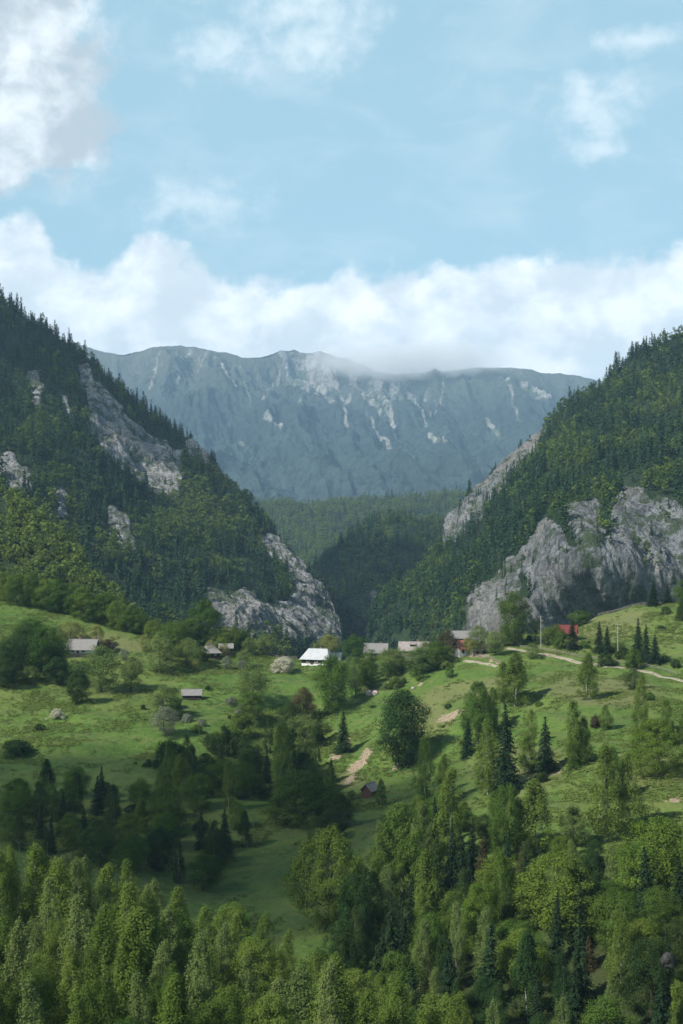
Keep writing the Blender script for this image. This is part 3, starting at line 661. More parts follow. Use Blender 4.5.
# ------------------------------------------------------------------ buildings
class MB:
    def __init__(s): s.V = []; s.F = []
    def quad(s, a, b, c_, d): k = len(s.V); s.V += [a, b, c_, d]; s.F.append((k, k+1, k+2, k+3))
    def box(s, x0, x1, y0, y1, z0, z1):
        k = len(s.V); s.V += [(x, y, z) for z in (z0, z1) for x, y in ((x0, y0), (x1, y0), (x1, y1), (x0, y1))]
        s.F += [tuple(k+i for i in f) for f in ((3, 2, 1, 0), (4, 5, 6, 7), (0, 1, 5, 4), (1, 2, 6, 5), (2, 3, 7, 6), (3, 0, 4, 7))]
    def poly(s, pts_, th):
        """a slab: polygon thickened downwards along its normal"""
        P = [Vector(p) for p in pts_]; n = (P[1]-P[0]).cross(P[2]-P[0]).normalized()
        if n.z < 0: P.reverse(); n = -n
        k = len(s.V); m_ = len(P); s.V += [tuple(p) for p in P]+[tuple(p-n*th) for p in P]
        s.F.append(tuple(range(k, k+m_))); s.F.append(tuple(range(k+2*m_-1, k+m_-1, -1)))
        for i in range(m_): j = (i+1) % m_; s.F.append((k+i, k+m_+i, k+m_+j, k+j))
    def build(s, name, m_, parent=None):
        me = bpy.data.meshes.new(name); me.from_pydata([tuple(map(float, v)) for v in s.V], [], s.F); me.update(); return link(name, me, m_, parent)
def root_at(name, px, py, yaw, label, cat, group=None, loc=None):
    X, Y, Z = loc or at(px, py); r = bpy.data.objects.new(name, None); col.objects.link(r); r.location = (X, Y, Z); r.rotation_euler = (0, 0, R(yaw))
    tag(r, label, cat, group); return r
def roof_gable(w, d, h, rh, ov, hip=0., th=.16):
    """ridge along x; hip = how far each ridge end is pulled in"""
    b = MB(); a = w/2+ov; c_ = d/2+ov; zb = h-ov*rh/(d/2); e = h+rh; q = a-hip if hip else a
    b.poly([(-a, -c_, zb), (a, -c_, zb), (q, 0, e), (-q, 0, e)], th); b.poly([(a, c_, zb), (-a, c_, zb), (-q, 0, e), (q, 0, e)], th)
    if hip:
        b.poly([(a, -c_, zb), (a, c_, zb), (q, 0, e)], th); b.poly([(-a, c_, zb), (-a, -c_, zb), (-q, 0, e)], th)
    if not hip: b.box(-a, a, -.14, .14, e-.08, e+.06)
    return b
def house(name, px, py, yaw, w, d, h, rh, wall, roofm, label, cat='house', ov=.6, hip=0., windows=(), doors=(), chim=(), boards=None, plinth=None, glow=None, dormer=None, pole=False, gwin=False):
    r = root_at(name, px, py, yaw, label, cat)
    b = MB(); b.box(-w/2, w/2, -d/2, d/2, -2.5, h)
    if not hip:
        k = len(b.V); e = h+rh-.1
        for s_ in (-1, 1):
            x = s_*w/2; b.V += [(x, -d/2, h-.001), (x, d/2, h-.001), (x, 0, e)]; kk = len(b.V)-3; b.F.append((kk, kk+1, kk+2) if s_ > 0 else (kk, kk+2, kk+1))
    b.build('wall', M[wall], r)
    if plinth: b = MB(); b.box(-w/2-.05, w/2+.05, -d/2-.05, d/2+.05, -2.6, .45); b.build('plinth', M[plinth], r)
    if boards:  # timber gables on a plastered house
        for s_ in (-1, 1):
            b = MB(); x = s_*(w/2+.03); b.V = [(x, -d/2, h-.05), (x, d/2, h-.05), (x, 0, h+rh-.12), (x-s_*.08, -d/2, h-.05), (x-s_*.08, d/2, h-.05), (x-s_*.08, 0, h+rh-.12)]
            b.F = [(0, 1, 2), (5, 4, 3), (0, 3, 4, 1), (1, 4, 5, 2), (2, 5, 3, 0)]; b.build('gable', M[boards], r)
    rf = roof_gable(w, d, h, rh, ov, hip).build('roof', M[roofm], r)
    for (cx0, cy0, ch) in chim: b = MB(); b.box(cx0-.32, cx0+.32, cy0-.32, cy0+.32, h+rh*.2, h+rh+ch); b.box(cx0-.4, cx0+.4, cy0-.4, cy0+.4, h+rh+ch, h+rh+ch+.12); b.build('chimney', M['brick'], rf)
    for side, u, z0, ww, wh in windows:
        b = MB(); p = MB()
        def put(m__, u0, u1, za, zb, o0, o1):
            if side == 'f': m__.box(u0, u1, -d/2-o1, -d/2-o0, za, zb)
            elif side == 'r': m__.box(w/2+o0, w/2+o1, u0, u1, za, zb)
            else: m__.box(-w/2-o1, -w/2-o0, u0, u1, za, zb)
        put(b, u-ww/2-.1, u-ww/2, z0-.1, z0+wh+.1, .01, .1); put(b, u+ww/2, u+ww/2+.1, z0-.1, z0+wh+.1, .01, .1)
        put(b, u-ww/2, u+ww/2, z0+wh, z0+wh+.1, .01, .1); put(b, u-ww/2, u+ww/2, z0-.12, z0, .01, .14); put(b, u-.04, u+.04, z0, z0+wh, .035, .07)
        put(p, u-ww/2, u+ww/2, z0, z0+wh, .005, .03)
        f = b.build('window', M['darkwood' if wall == 'white' else 'white'], r); p.build('pane', M['glass'], f)
    for side, u, dw, dh in doors:
        b = MB()
        if side == 'f': b.box(u-dw/2, u+dw/2, -d/2-.09, -d/2-.01, 0.02, dh)
        else: b.box(w/2+.01, w/2+.09, u-dw/2, u+dw/2, 0.02, dh)
        dd = b.build('door', M['darkwood'], r); b = MB()
        if side == 'f': b.box(u+dw/2-.2, u+dw/2-.12, -d/2-.14, -d/2-.09, 1., 1.15)
        else: b.box(w/2+.09, w/2+.14, u+dw/2-.2, u+dw/2-.12, 1., 1.15)
        b.build('handle', M['zinc'], dd)
    if dormer is not None:
        x0 = dormer; b = MB(); yy = -d*.30; b.box(x0-1.1, x0+1.1, yy, 0, h+.3, h+rh*.72); b.build('dormer', M['darkwood'], rf)
        b = MB(); b.poly([(x0-1.4, yy-.35, h+rh*.66), (x0+1.4, yy-.35, h+rh*.66), (x0+1.4, .2, h+rh*.95), (x0-1.4, .2, h+rh*.95)], .12); b.build('dormer_roof', M[roofm], rf)
    return r
def leanto(px, py, yaw, w, d, h0, h1, wall, roofm, label, name='shed', cat='shed', windows=False):
    r = root_at(name, px, py, yaw, label, cat); b = MB(); k = 0
    b.V = [(-w/2, -d/2, -2), (w/2, -d/2, -2), (w/2, d/2, -2), (-w/2, d/2, -2), (-w/2, -d/2, h0), (w/2, -d/2, h0), (w/2, d/2, h1), (-w/2, d/2, h1)]
    b.F = [(4, 5, 6, 7), (0, 1, 5, 4), (1, 2, 6, 5), (2, 3, 7, 6), (3, 0, 4, 7)]; b.build('wall', M[wall], r)
    s_ = (h1-h0)/d; b = MB(); b.poly([(-w/2-.4, -d/2-.5, h0+.2-.5*s_), (w/2+.4, -d/2-.5, h0+.2-.5*s_), (w/2+.4, d/2+.4, h1+.2+.4*s_), (-w/2-.4, d/2+.4, h1+.2+.4*s_)], .14); b.build('roof', M[roofm], r)
    b = MB(); b.box(-.6, .6, -d/2-.08, -d/2-.01, .02, min(h0-.3, 2.)); b.build('door', M['darkwood'], r); return r
house('cottage', 83, 654, -6, 11.5, 7, 2.7, 3.6, 'white', 'shingle', 'whitewashed cottage with long grey shingle roof and dark gable', ov=.9, boards='darkwood', windows=(('f', 1.2, 1.0, 1.1, 1.2), ('f', -3.4, 1.0, 1.1, 1.2)), doors=(('f', -1.2, 1.1, 2.1),), chim=((-1.5, .6, .5),), plinth='stone')
house('cottage', 210, 657, 10, 8.2, 7.6, 2.6, 3.6, 'darkwood', 'shingle', 'dark timber cottage under a pyramidal grey hipped roof', ov=.8, hip=4.4, windows=(('f', -2, 1.0, .9, 1.1), ('f', 2, 1.0, .9, 1.1)), doors=(('f', 0, 1.1, 2.),), chim=((.4, .8, .1),))
leanto(226, 654, 4, 6, 5, 2.6, 4.2, 'darkwood', 'shingle', 'grey roofed annex adjoining the hipped timber cottage')
house('barn', 192, 699, 3, 7.2, 4.4, 2.0, 1.9, 'darkwood', 'shingle', 'low hay barn with pale grey plank roof alone on the meadow', 'barn', ov=.5, doors=(('f', 0, 1.6, 1.7),))
house('farmhouse', 318, 664, -20, 12.0, 7.6, 3.0, 3.6, 'darkwood', 'zinc', 'dark timbered farmhouse under a bright white hipped metal roof', ov=.9, hip=2.6, windows=(('f', -3.2, 1.0, 1.2, 1.3), ('f', .6, 1.0, 1.2, 1.3), ('r', 0, 1, 1.1, 1.2), ('l', 1, 1, 1.1, 1.2)), doors=(('f', -1.3, 1.2, 2.2),), chim=((1.2, .5, .3),), plinth='white')
leanto(337, 660, -10, 3.4, 3.2, 2.6, 3.3, 'white', 'zinc', 'tiny white outbuilding behind the white roofed farmhouse')
house('farmhouse', 376, 656, -4, 9.6, 7, 2.4, 3.6, 'wood', 'shingle', 'farmhouse with patched grey shingle roof behind the orchard', ov=.7, windows=(('f', -2.5, .9, 1.0, 1.0), ('f', 2.0, .9, 1.0, 1.0)), doors=(('f', 0, 1.1, 2.),), chim=((2.2, .6, .3),))
house('farmhouse', 414, 655, -6, 12, 7, 2.4, 3.3, 'wood', 'pinkroof', 'long farmhouse with pinkish grey roof and a small dark dormer', ov=.6, windows=(('f', -3, .9, 1., 1.),), doors=(('f', 3, 1.1, 2.),), chim=((1.5, .5, .7),), dormer=-.5)
house('cottage', 463, 655, 24, 6.4, 6, 2.9, 3.0, 'white', 'tile', 'small white cottage with faded red tiled roof', ov=.5, boards='darkwood', windows=(('f', -1.6, 1., .9, 1.2), ('f', 1.4, 1., .9, 1.2), ('r', -1.2, 1., .9, 1.1)), doors=(('r', 1.3, 1., 2.1),), chim=((1.2, .6, .4),))
house('barn', 461, 645, 2, 9, 6, 3.4, 2.8, 'darkwood', 'shingle', 'grey roofed barn right behind the red tiled cottage', 'barn', ov=.5, doors=(('f', 2, 2, 2.3),))
house('barn', 487, 652, 62, 7, 5.6, 2.6, 3.6, 'darkwood', 'shingle', 'tall gabled dark barn right of the red tiled cottage', 'barn', ov=.5, doors=(('f', 0, 2, 2.2),))
leanto(476, 655, 20, 4.4, 3, 1.9, 2.6, 'wood', 'shingle', 'small plank lean-to beside the red tiled cottage')
leanto(410, 664, 10, 2.8, 2.4, 1.8, 2.4, 'darkwood', 'zinc', 'dark hut with a white roof sheet in the orchard')
leanto(433, 662, 30, 3.2, 2.6, 2.0, 2.6, 'white', 'shingle', 'small whitish shed at the hedge end of the orchard')
house('house', 566, 641, -14, 8.4, 6.0, 3.2, 3.2, 'redwood', 'redroof', 'red roofed house half hidden below the grassy hill crest', ov=.5, windows=(('f', -3, 1.2, 1., 1.2),), doors=(('f', 1, 1.1, 2.1),))
house('hut', 370, 795, 58, 4.6, 3.7, 2.1, 1.8, 'brownwood', 'shingle', 'small dark log hut with grey roof on the lower slope', 'hut', ov=.55, doors=(('r', .4, 1.1, 1.7),))
leanto(113, 650, 10, 2, 2, 1.8, 2.2, 'white', 'zinc', 'tiny white topped shed right of the whitewashed cottage')

# poles, fences, stones
def pole(px, py, hpx, label):
    X, Y, Z = at(px, py); h = hpx*Y/F; r = bpy.data.objects.new('utility_pole', None); col.objects.link(r); r.location = (X, Y, Z); tag(r, label, 'pole')
    v, f = tube([(0, 0, -1), (0, 0, h)], [.17, .11], 8); link('post', npmesh('post', v, f, True), M['concrete'], r)
    b = MB(); b.box(-.9, .9, -.06, .06, h-.55, h-.42); b.build('crossarm', M['wood'], r)
    for x_ in (-.75, 0, .75):
        v, f = tube([(x_, 0, h-.42), (x_, 0, h-.2)], [.05, .03], 5); link('insulator', npmesh('insulator', v, f, True), M['white'], r)
    return r
pole(541, 650, 34, 'pale utility pole beside the track below the red roofed house')
pole(618, 657, 33, 'pale utility pole standing alone above the track')
pole(252, 652, 20, 'utility pole by the pale round tree near the crest')
pole(99, 650, 14, 'short pole just right of the whitewashed cottage')
pole(576.5, 605, 12, 'small pole on the grassy crest at the upper right')
def fence(name, pix, step, hgt, label, m_='wood'):
    P = np.array([at(a, b) for a, b in pix]); s = np.r_[0, np.cumsum(np.linalg.norm(np.diff(P[:, :2], axis=0), axis=1))]
    q = np.arange(0, s[-1], step); X = np.interp(q, s, P[:, 0]); Y = np.interp(q, s, P[:, 1]); Z = gz(X, Y)
    r = bpy.data.objects.new(name, None); col.objects.link(r); r.location = (X[0], Y[0], Z[0]); tag(r, label, 'fence')
    pb = None
    for k in range(min(len(q), 95)):
        if pb is None: b = MB(); b.box(-.07, .07, -.07, .07, -.5, hgt); pb = b.build('post', M[m_], r); pb.location = (0, 0, 0)
        else: pb = pb.copy(); col.objects.link(pb); pb.parent = r; pb.location = (X[k]-X[0], Y[k]-Y[0], Z[k]-Z[0]); pb.rotation_euler = (rng.normal()*.06, rng.normal()*.06, 0)
    for zz in (.45, .85):
        b = MB()
        for k in range(min(len(q), 95)-1):
            p0 = Vector((X[k]-X[0], Y[k]-Y[0], Z[k]-Z[0]+hgt*zz)); p1 = Vector((X[k+1]-X[0], Y[k+1]-Y[0], Z[k+1]-Z[0]+hgt*zz)); up = Vector((0, 0, .07)); n = Vector((0, -.1, 0))
            i = len(b.V); b.V += [tuple(v) for v in (p0-up+n, p1-up+n, p1+up+n, p0+up+n, p0-up+n*1.5, p1-up+n*1.5, p1+up+n*1.5, p0+up+n*1.5)]
            b.F += [(i, i+1, i+2, i+3), (i+7, i+6, i+5, i+4), (i, i+4, i+5, i+1), (i+3, i+2, i+6, i+7)]
        b.build('rail', M[m_], r)
fence('wooden_fence', [(520, 648), (545, 651), (570, 656), (595, 660), (625, 664), (655, 669), (683, 676)], 2.4, 1.3, 'grey rail fence along the upper side of the dirt track')
fence('wooden_fence', [(500, 665), (492, 660), (485, 658), (476, 657)], 1.8, 1.2, 'short rail fence beside the dark gabled barn')
fence('wooden_fence', [(598, 602), (620, 600), (645, 599), (683, 602)], 2.2, 1.2, 'pale rail fence along the grassy crest at the upper right')
fence('wooden_fence', [(262, 651), (280, 652), (298, 655)], 2.0, 1.3, 'rail fence left of the white roofed farmhouse')
def boulder(px, py, size, label, m_='stone', loc=None, sq=(1, .8, .75)):
    import bmesh
    X, Y, Z = loc or at(px, py); bm = bmesh.new(); bmesh.ops.create_icosphere(bm, subdivisions=3, radius=size)
    sd = rng.uniform(0, 50)
    for v in bm.verts:
        p = np.array(v.co)/size; k = 1+.35*float(fbm(p[0]*1.1+sd, p[1]*1.1, p[2]*1.1, 4))+.12*float(fbm(p[0]*3+sd, p[1]*3, p[2]*3, 3, ridged=True)); v.co = Vector(v.co)*k; v.co.x *= sq[0]; v.co.y *= sq[1]; v.co.z *= sq[2]
    me = bpy.data.meshes.new('boulder'); bm.to_mesh(me); bm.free(); o = link('boulder', me, M[m_]); o.location = (X, Y, Z+size*.2); o.rotation_euler = (0, 0, rng.uniform(0, 6)); tag(o, label, 'rock'); return o
boulder(369, 695, 1.7, 'pinkish boulder, left one of the pair below the orchard', 'pinkstone'); boulder(375, 694, 1.4, 'pinkish boulder, right one of the pair below the orchard', 'pinkstone')
boulder(413, 689, .8, 'small pale rock on the slope under the orchard hedge', 'pinkstone')
Xb, Yb = ray(668, 962)[0]*214, 214; boulder(0, 0, 1.25, 'pale grey rounded rock in the shade at the lower right', 'stone', (Xb, Yb, ray(668, 962)[1]*214), (.95, .8, 1.0))

# ------------------------------------------------------------------ trees of the meadow, each placed on its own spot
T = '''broad dark 22 672 46 34|dark rounded tree at the front of the thicket left of the whitewashed cottage
broad broad 44 676 50 34|largest tree of the thicket left of the whitewashed cottage
broad dark 8 682 42 26|dark tree at the left edge of the thicket by the frame edge
airy pale 62 668 38 24|pale green tree touching the left end of the whitewashed cottage
airy greyleaf 56 672 22 14|whitish blossoming tree against the thicket left of the whitewashed cottage
broad broad 30 652 34 30|tree at the back of the thicket left of the whitewashed cottage
airy yellow 70 641 20 22|yellow green young tree behind the whitewashed cottage
airy yellow 97 647 22 15|slim yellow green tree at the right gable of the whitewashed cottage
broad rust 108 652 13 16|low reddish brown tree right of the whitewashed cottage
broad dark 78 705 36 23|compact dark green tree alone below the whitewashed cottage
airy pale 102 692 46 36|wide pale green willow below the whitewashed cottage
airy pale 131 692 36 22|thin half bare tree right of the wide pale willow
shrub blossom 57 719 11 15|low white blossoming bush alone on the left meadow
shrub dark 16 757 18 32|dark flat bush at the left edge of the meadow
shrub dark 39 731 8 11|tiny dark bush below the white blossoming bush
airy pale 160 674 42 32|tall pale tree with thin stems, leftmost of the row by the hipped cottage
broad broad 175 654 34 36|round light topped tree behind the row by the hipped cottage
airy pale 188 668 30 26|pale bushy tree immediately left of the hipped cottage
broad broad 205 645 46 32|big dark green tree behind the hipped cottage
airy pale 223 648 20 17|small round pale tree behind the annex of the hipped cottage
airy pale 248 656 19 14|pale round tree left of the utility pole on the crest
airy pale 264 656 22 22|pale round tree right of the utility pole on the crest
airy pale 165 718 32 28|pale green tree above the grey blossoming one, left of the hay barn
airy greyleaf 166 737 30 26|greyish blossoming tree left of and below the hay barn
shrub dark 170 768 28 34|large dark bush below the grey blossoming tree
airy pale 252 706 42 38|broad pale tree on the slope left of the dark reddish tree
broad broad 250 722 30 26|green tree under the broad pale tree on the slope
shrub broad 240 737 24 26|rounded bush downhill of the broad pale tree
shrub dark 234 756 26 36|dark low bush at the foot of the tree row on the slope
shrub blossom 284 673 17 27|pinkish white blossoming bush left of the white roofed farmhouse
broad rust 302 720 33 24|dark reddish tree on the slope below the blossoming bush
broad broad 333 713 58 35|tall dark green tree in front of the white roofed farmhouse
airy pale 356 698 40 20|slim pale tree to the right of the tall dark one by the farmhouse
airy yellow 329 654 27 22|yellow green tree behind the white roofed farmhouse
airy broad 354 664 30 26|rounded tree between the white roof and the patched grey roof
airy broad 366 686 26 20|small green tree below the patched grey roof
airy pale 388 676 28 26|pale orchard tree directly in front of the pinkish roof
airy pale 400 672 24 20|small pale orchard tree left of the dark hut
airy pale 417 676 28 24|dense pale orchard tree right of the dark hut
airy pale 426 664 22 22|orchard tree below the end of the pinkish roof
airy rust 447 660 30 24|brownish budding tree left of the red tiled cottage
airy broad 438 668 26 26|green tree in the hedge left of the red tiled cottage
shrub broad 427 670 12 24|hedge bush under the small whitish shed
airy pale 479 652 26 26|pale round tree between the grey barn and the gabled barn
airy pale 496 655 24 22|pale tree at the right of the tall gabled barn
airy yellow 472 656 16 12|small yellowish tree behind the plank lean-to
spruce spruce 343 753 42 21|dark spruce on the slope above the bare earth patch
spruce spruce 331 782 24 14|small spruce below the larger one by the bare earth patch
airy pale 306 748 34 30|pale shrubby tree left of the slope spruce
spruce dark 319 742 34 16|narrow dark tree against the pale shrubby tree
birch birch 281 800 76 26|tall leaning birch at the left of the dark slope grove
birch dark 293 792 62 20|dark slender tree right of the tall leaning birch
broad broad 302 826 56 52|wide green tree below the two slender slope trees
broad dark 403 767 76 47|big round dark tree alone in the middle of the meadow
birch birch 426 800 62 24|slender birch just right of the big round lone tree
birch birch 444 806 50 22|smaller birch next to the slender one right of the lone tree
birch birch 381 806 26 14|young birch right of the dark log hut
broad lit 325 930 104 68|large bright broadleaf tree at the lower centre edge of the ravine
birch birch 514 706 52 34|dense birch clump on the meadow under the track start
birch birch 504 703 40 20|lower birch pressed on the left side of the dense clump
airy pale 532 659 16 15|small round tree standing below the track start
broad broad 515 645 54 32|tall leafy tree at the start of the dirt track
airy pale 536 640 22 20|pale tree between the tall leafy tree and the red roofed house
airy pale 549 645 18 16|small pale tree left of the spruce by the red roofed house
spruce spruce 572 650 31 18|dark spruce in front of the red roofed house
airy broad 556 646 22 16|small round green tree before the left end of the red roofed house
shrub broad 562 648 18 15|green bush left of the spruce by the red roofed house
broad broad 580 626 16 22|soft green tree behind the red roofed house
spruce spruce 599 653 32 15|left spruce of the pair above the track
spruce spruce 607 654 28 14|right spruce of the pair above the track
shrub dark 606 666 14 18|dark bush by the track under the spruce pair
shrub dark 622 659 10 13|small bush at the foot of the lone utility pole
spruce spruce 638 660 42 17|tallest spruce of the trio above the right part of the track
spruce spruce 646 662 38 15|middle spruce of the trio above the right part of the track
spruce spruce 655 664 30 18|lowest spruce of the trio above the right part of the track
shrub broad 634 669 21 17|light green bush on the track before the spruce trio
shrub dark 676 668 9 9|small bush on the track near the right edge
spruce spruce 653 606 26 16|dark round topped spruce on the grassy crest
spruce spruce 668 602 20 14|smaller dark spruce right of the one on the grassy crest
broad broad 684 609 30 20|green tree on the crest cut by the right edge
shrub dark 666 614 8 9|small dark bush below the crest spruces
shrub dark 682 620 15 11|dark bush under the crest tree at the right edge
shrub dark 661 629 4 8|tiny dark bush in the middle of the upper hill
birch birch 588 700 46 22|slender birch on the meadow below the spruce pair
birch birch 577 768 66 26|tall birch in the middle of the right meadow
birch birch 584 762 44 18|shorter birch at the right of the tall middle birch
birch birch 606 730 25 15|small birch alone right of the tall middle birch
shrub rust 596 727 12 12|thin brownish bush by the small lone birch
shrub broad 574 769 11 15|light bush at the foot of the tall middle birch
airy dark 633 690 20 22|dark open tree below the light green bush of the track
birch birch 640 735 58 20|thin tall birch at the right of the meadow
broad lit 656 778 60 42|bright round tree beside the thin tall birch
birch birch 669 746 46 17|slender birch near the right edge
broad broad 683 745 30 14|small green tree cut by the right edge of the meadow
broad broad 478 745 64 28|dark green round topped tree at the left of the right meadow
spruce spruce 468 758 40 18|dark low spruce left of the round topped tree
birch birch 492 734 46 18|slim birch right of the round topped tree
spruce spruce 507 792 88 36|largest dark spruce on the right slope
birch birch 488 795 74 30|tall green birch pressed to the left of the largest spruce
spruce spruce 546 772 56 26|regular spruce right of the largest spruce
birch birch 531 748 38 16|slim tree between the two big spruces
birch birch 528 772 36 24|low birch between the two big spruces
shrub dark 541 782 10 14|low dark bush under the regular spruce
shrub broad 539 706 5 9|small round bush below the dense birch clump
birch birch 605 842 96 34|tall airy birch at the upper edge of the right wood
birch birch 629 838 82 30|airy birch right of the tallest one on the edge of the right wood
birch birch 618 800 52 22|short birch behind the airy pair on the right slope
shrub dark 596 726 5 8|tiny bush beside the brownish one
airy pale 470 655 18 16|pale fruit tree in front of the grey roofed barn
shrub broad 395 688 10 16|low bush on the slope under the orchard
airy broad 407 700 10 10|sapling on the slope below the orchard
airy broad 449 678 12 10|sapling on the grass below the red tiled cottage
shrub dark 448 709 6 8|bush over the bare strip in the middle slope
airy broad 352 802 12 10|small tree at the left side of the dark log hut
shrub broad 650 700 8 10|bush by the dark open tree of the right meadow'''
for ln in T.split('\n'):
    a, lab = ln.split('|'); k, m_, px, py, hh, ww = a.split(); ptree(k, m_, float(px), float(py), float(hh), float(ww), lab, None)
nhand = len(TREES)

# the belt of trees at the wood's edge on the upper left
ORD = 'first second third fourth fifth sixth seventh eighth ninth tenth eleventh twelfth thirteenth fourteenth fifteenth seventeenth eighteenth sixteenth'.split()
for i, (px, py, hh, ww) in enumerate([(4,600,30,26),(17,605,32,24),(30,606,34,26),(44,609,30,24),(56,613,34,24),(68,613,30,26),(82,619,32,26),(95,621,28,22),(106,625,32,26),(118,630,30,24),(129,632,28,20),(140,634,24,20),(152,640,20,18),(165,642,20,20),(178,646,22,18),(228,652,26,22),(240,650,22,20),(190,645,26,20)]):
    ptree('broad', 'broad' if i % 3 else 'lit', px, py, hh, ww, '%s tree from the left in the belt above the left meadow' % ORD[i], 'trees along the upper edge of the left meadow')

LK = {('airy', 'dark'): 'dark open tree', ('airy', 'pale'): 'pale airy orchard tree', ('airy', 'yellow'): 'small yellow green tree', ('airy', 'broad'): 'small green tree', ('airy', 'greyleaf'): 'small greyish blossoming tree', ('shrub', 'pale'): 'pale low bush', ('shrub', 'greyleaf'): 'greyish low bush', ('birch', 'birch'): 'slender green birch', ('birch', 'pale'): 'slender pale green birch', ('broad', 'birch'): 'wider light green tree', ('birch', 'dark'): 'slender dark tree', ('broad', 'dark'): 'dark rounded tree', ('broad', 'broad'): 'green rounded tree', ('broad', 'lit'): 'bright leafy rounded tree', ('spruce', 'spruce'): 'dark green spruce', ('spruce', 'rust'): 'brownish spruce', ('shrub', 'broad'): 'green low bush', ('shrub', 'dark'): 'dark low bush', ('shrub', 'rust'): 'brownish low bush', ('sprig', 'pale'): 'pale bushy willow', ('sprig', 'birch'): 'green bushy willow', ('sprig', 'rust'): 'brown half dry sapling'}
def fill(poly, n, dist, kinds, label, group, toplimit=None, existing=True, hr=(10, 16), maxd=700, mind=128, avoid=None):
    """individual trees scattered over a stretch of ground (corners in x, y metres)"""
    P = np.array(poly); cnt = 0; ys_ = P[:, 1]; pq = 341.5+F*P[:, 0]/P[:, 1]; pq = np.clip(pq, 0, 683)
    def where(lb, X, Y):
        u = (341.5+F*X/Y-pq.min())/(pq.max()-pq.min()); v = (Y-ys_.min())/(ys_.max()-ys_.min())
        q = ', '+('front', 'middle', 'back')[min(2, max(0, int(v*3)))]+' '+('left', 'centre', 'right')[min(2, max(0, int(u*3)))]
        return lb+q+' part' if len((lb+q).split()) < 16 else (lb+q if len((lb+q).split()) == 16 else lb)
    for _ in range(n*30):
        if cnt >= n: break
        X, Y = rng.uniform(P[:, 0].min(), P[:, 0].max()), rng.uniform(P[:, 1].min(), P[:, 1].max())
        if not inpoly(np.array(X), np.array(Y), poly): continue
        kd, mt_, h0, h1, wr = kinds[rng.integers(len(kinds))]; h = rng.uniform(h0, h1); w = h*wr*rng.uniform(.85, 1.15)
        if any((X-a)**2+(Y-b)**2 < (dist*.5*(w*.5+c_)*.5)**2+dist**2*.35 for a, b, c_, _o in TREES[-400:]): continue
        Z = float(gz(np.array(X), np.array(Y)))
        if toplimit is not None:
            px, py = proj(X, Y, Z+h); lim = np.interp(px, [a for a, b in toplimit], [b for a, b in toplimit])+rng.uniform(-4, 8)
            if py < lim:
                zt = ray(px, lim)[1]*Y; h2 = zt-Z
                if h2 < 4.5: continue
                w *= max(h2/h, .6); h = h2
        tree(kd, mt_, X, Y, Z-.2, h, where(LK.get((kd, mt_), 'leafy tree')+' '+label, X, Y), group, w); cnt += 1
    print('fill', group, cnt)
def w2(px, d): return (ray(px, 700)[0]*d, d)
# near birch wood, lower left
fill([w2(-40, 243), w2(60, 243), w2(200, 240), w2(330, 228), w2(470, 214), w2(470, 188), w2(300, 176), w2(160, 168), w2(-60, 160)], 190, 3.4,
     [('birch', 'birch', 12, 19, .40), ('birch', 'birch', 11, 18, .48), ('broad', 'birch', 10, 16, .6), ('birch', 'pale', 11, 17, .40), ('broad', 'broad', 9, 14, .62)], 'packed in the near sunlit wood at the lower left', 'birches packed in the near wood at the lower left',
     toplimit=[(-60, 838), (0, 850), (20, 836), (45, 842), (90, 852), (150, 866), (190, 880), (240, 900), (290, 930), (340, 962), (400, 980), (470, 990)])
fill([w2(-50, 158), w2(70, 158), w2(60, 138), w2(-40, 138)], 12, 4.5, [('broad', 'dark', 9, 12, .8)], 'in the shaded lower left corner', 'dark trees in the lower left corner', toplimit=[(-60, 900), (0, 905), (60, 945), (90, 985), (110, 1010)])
# low willows along the bottom edge
fill([w2(90, 168), w2(300, 182), w2(470, 190), w2(740, 196), w2(740, 150), w2(60, 150)], 95, 2.8, [('sprig', 'pale', 6, 9, .62), ('sprig', 'birch', 6, 9, .62), ('birch', 'birch', 7, 10, .45)],
     'in the dense strip along the bottom of the picture', 'willow shrubs along the bottom of the picture', toplimit=[(60, 1010), (200, 985), (300, 970), (400, 966), (500, 985), (600, 975), (683, 955), (740, 950)])
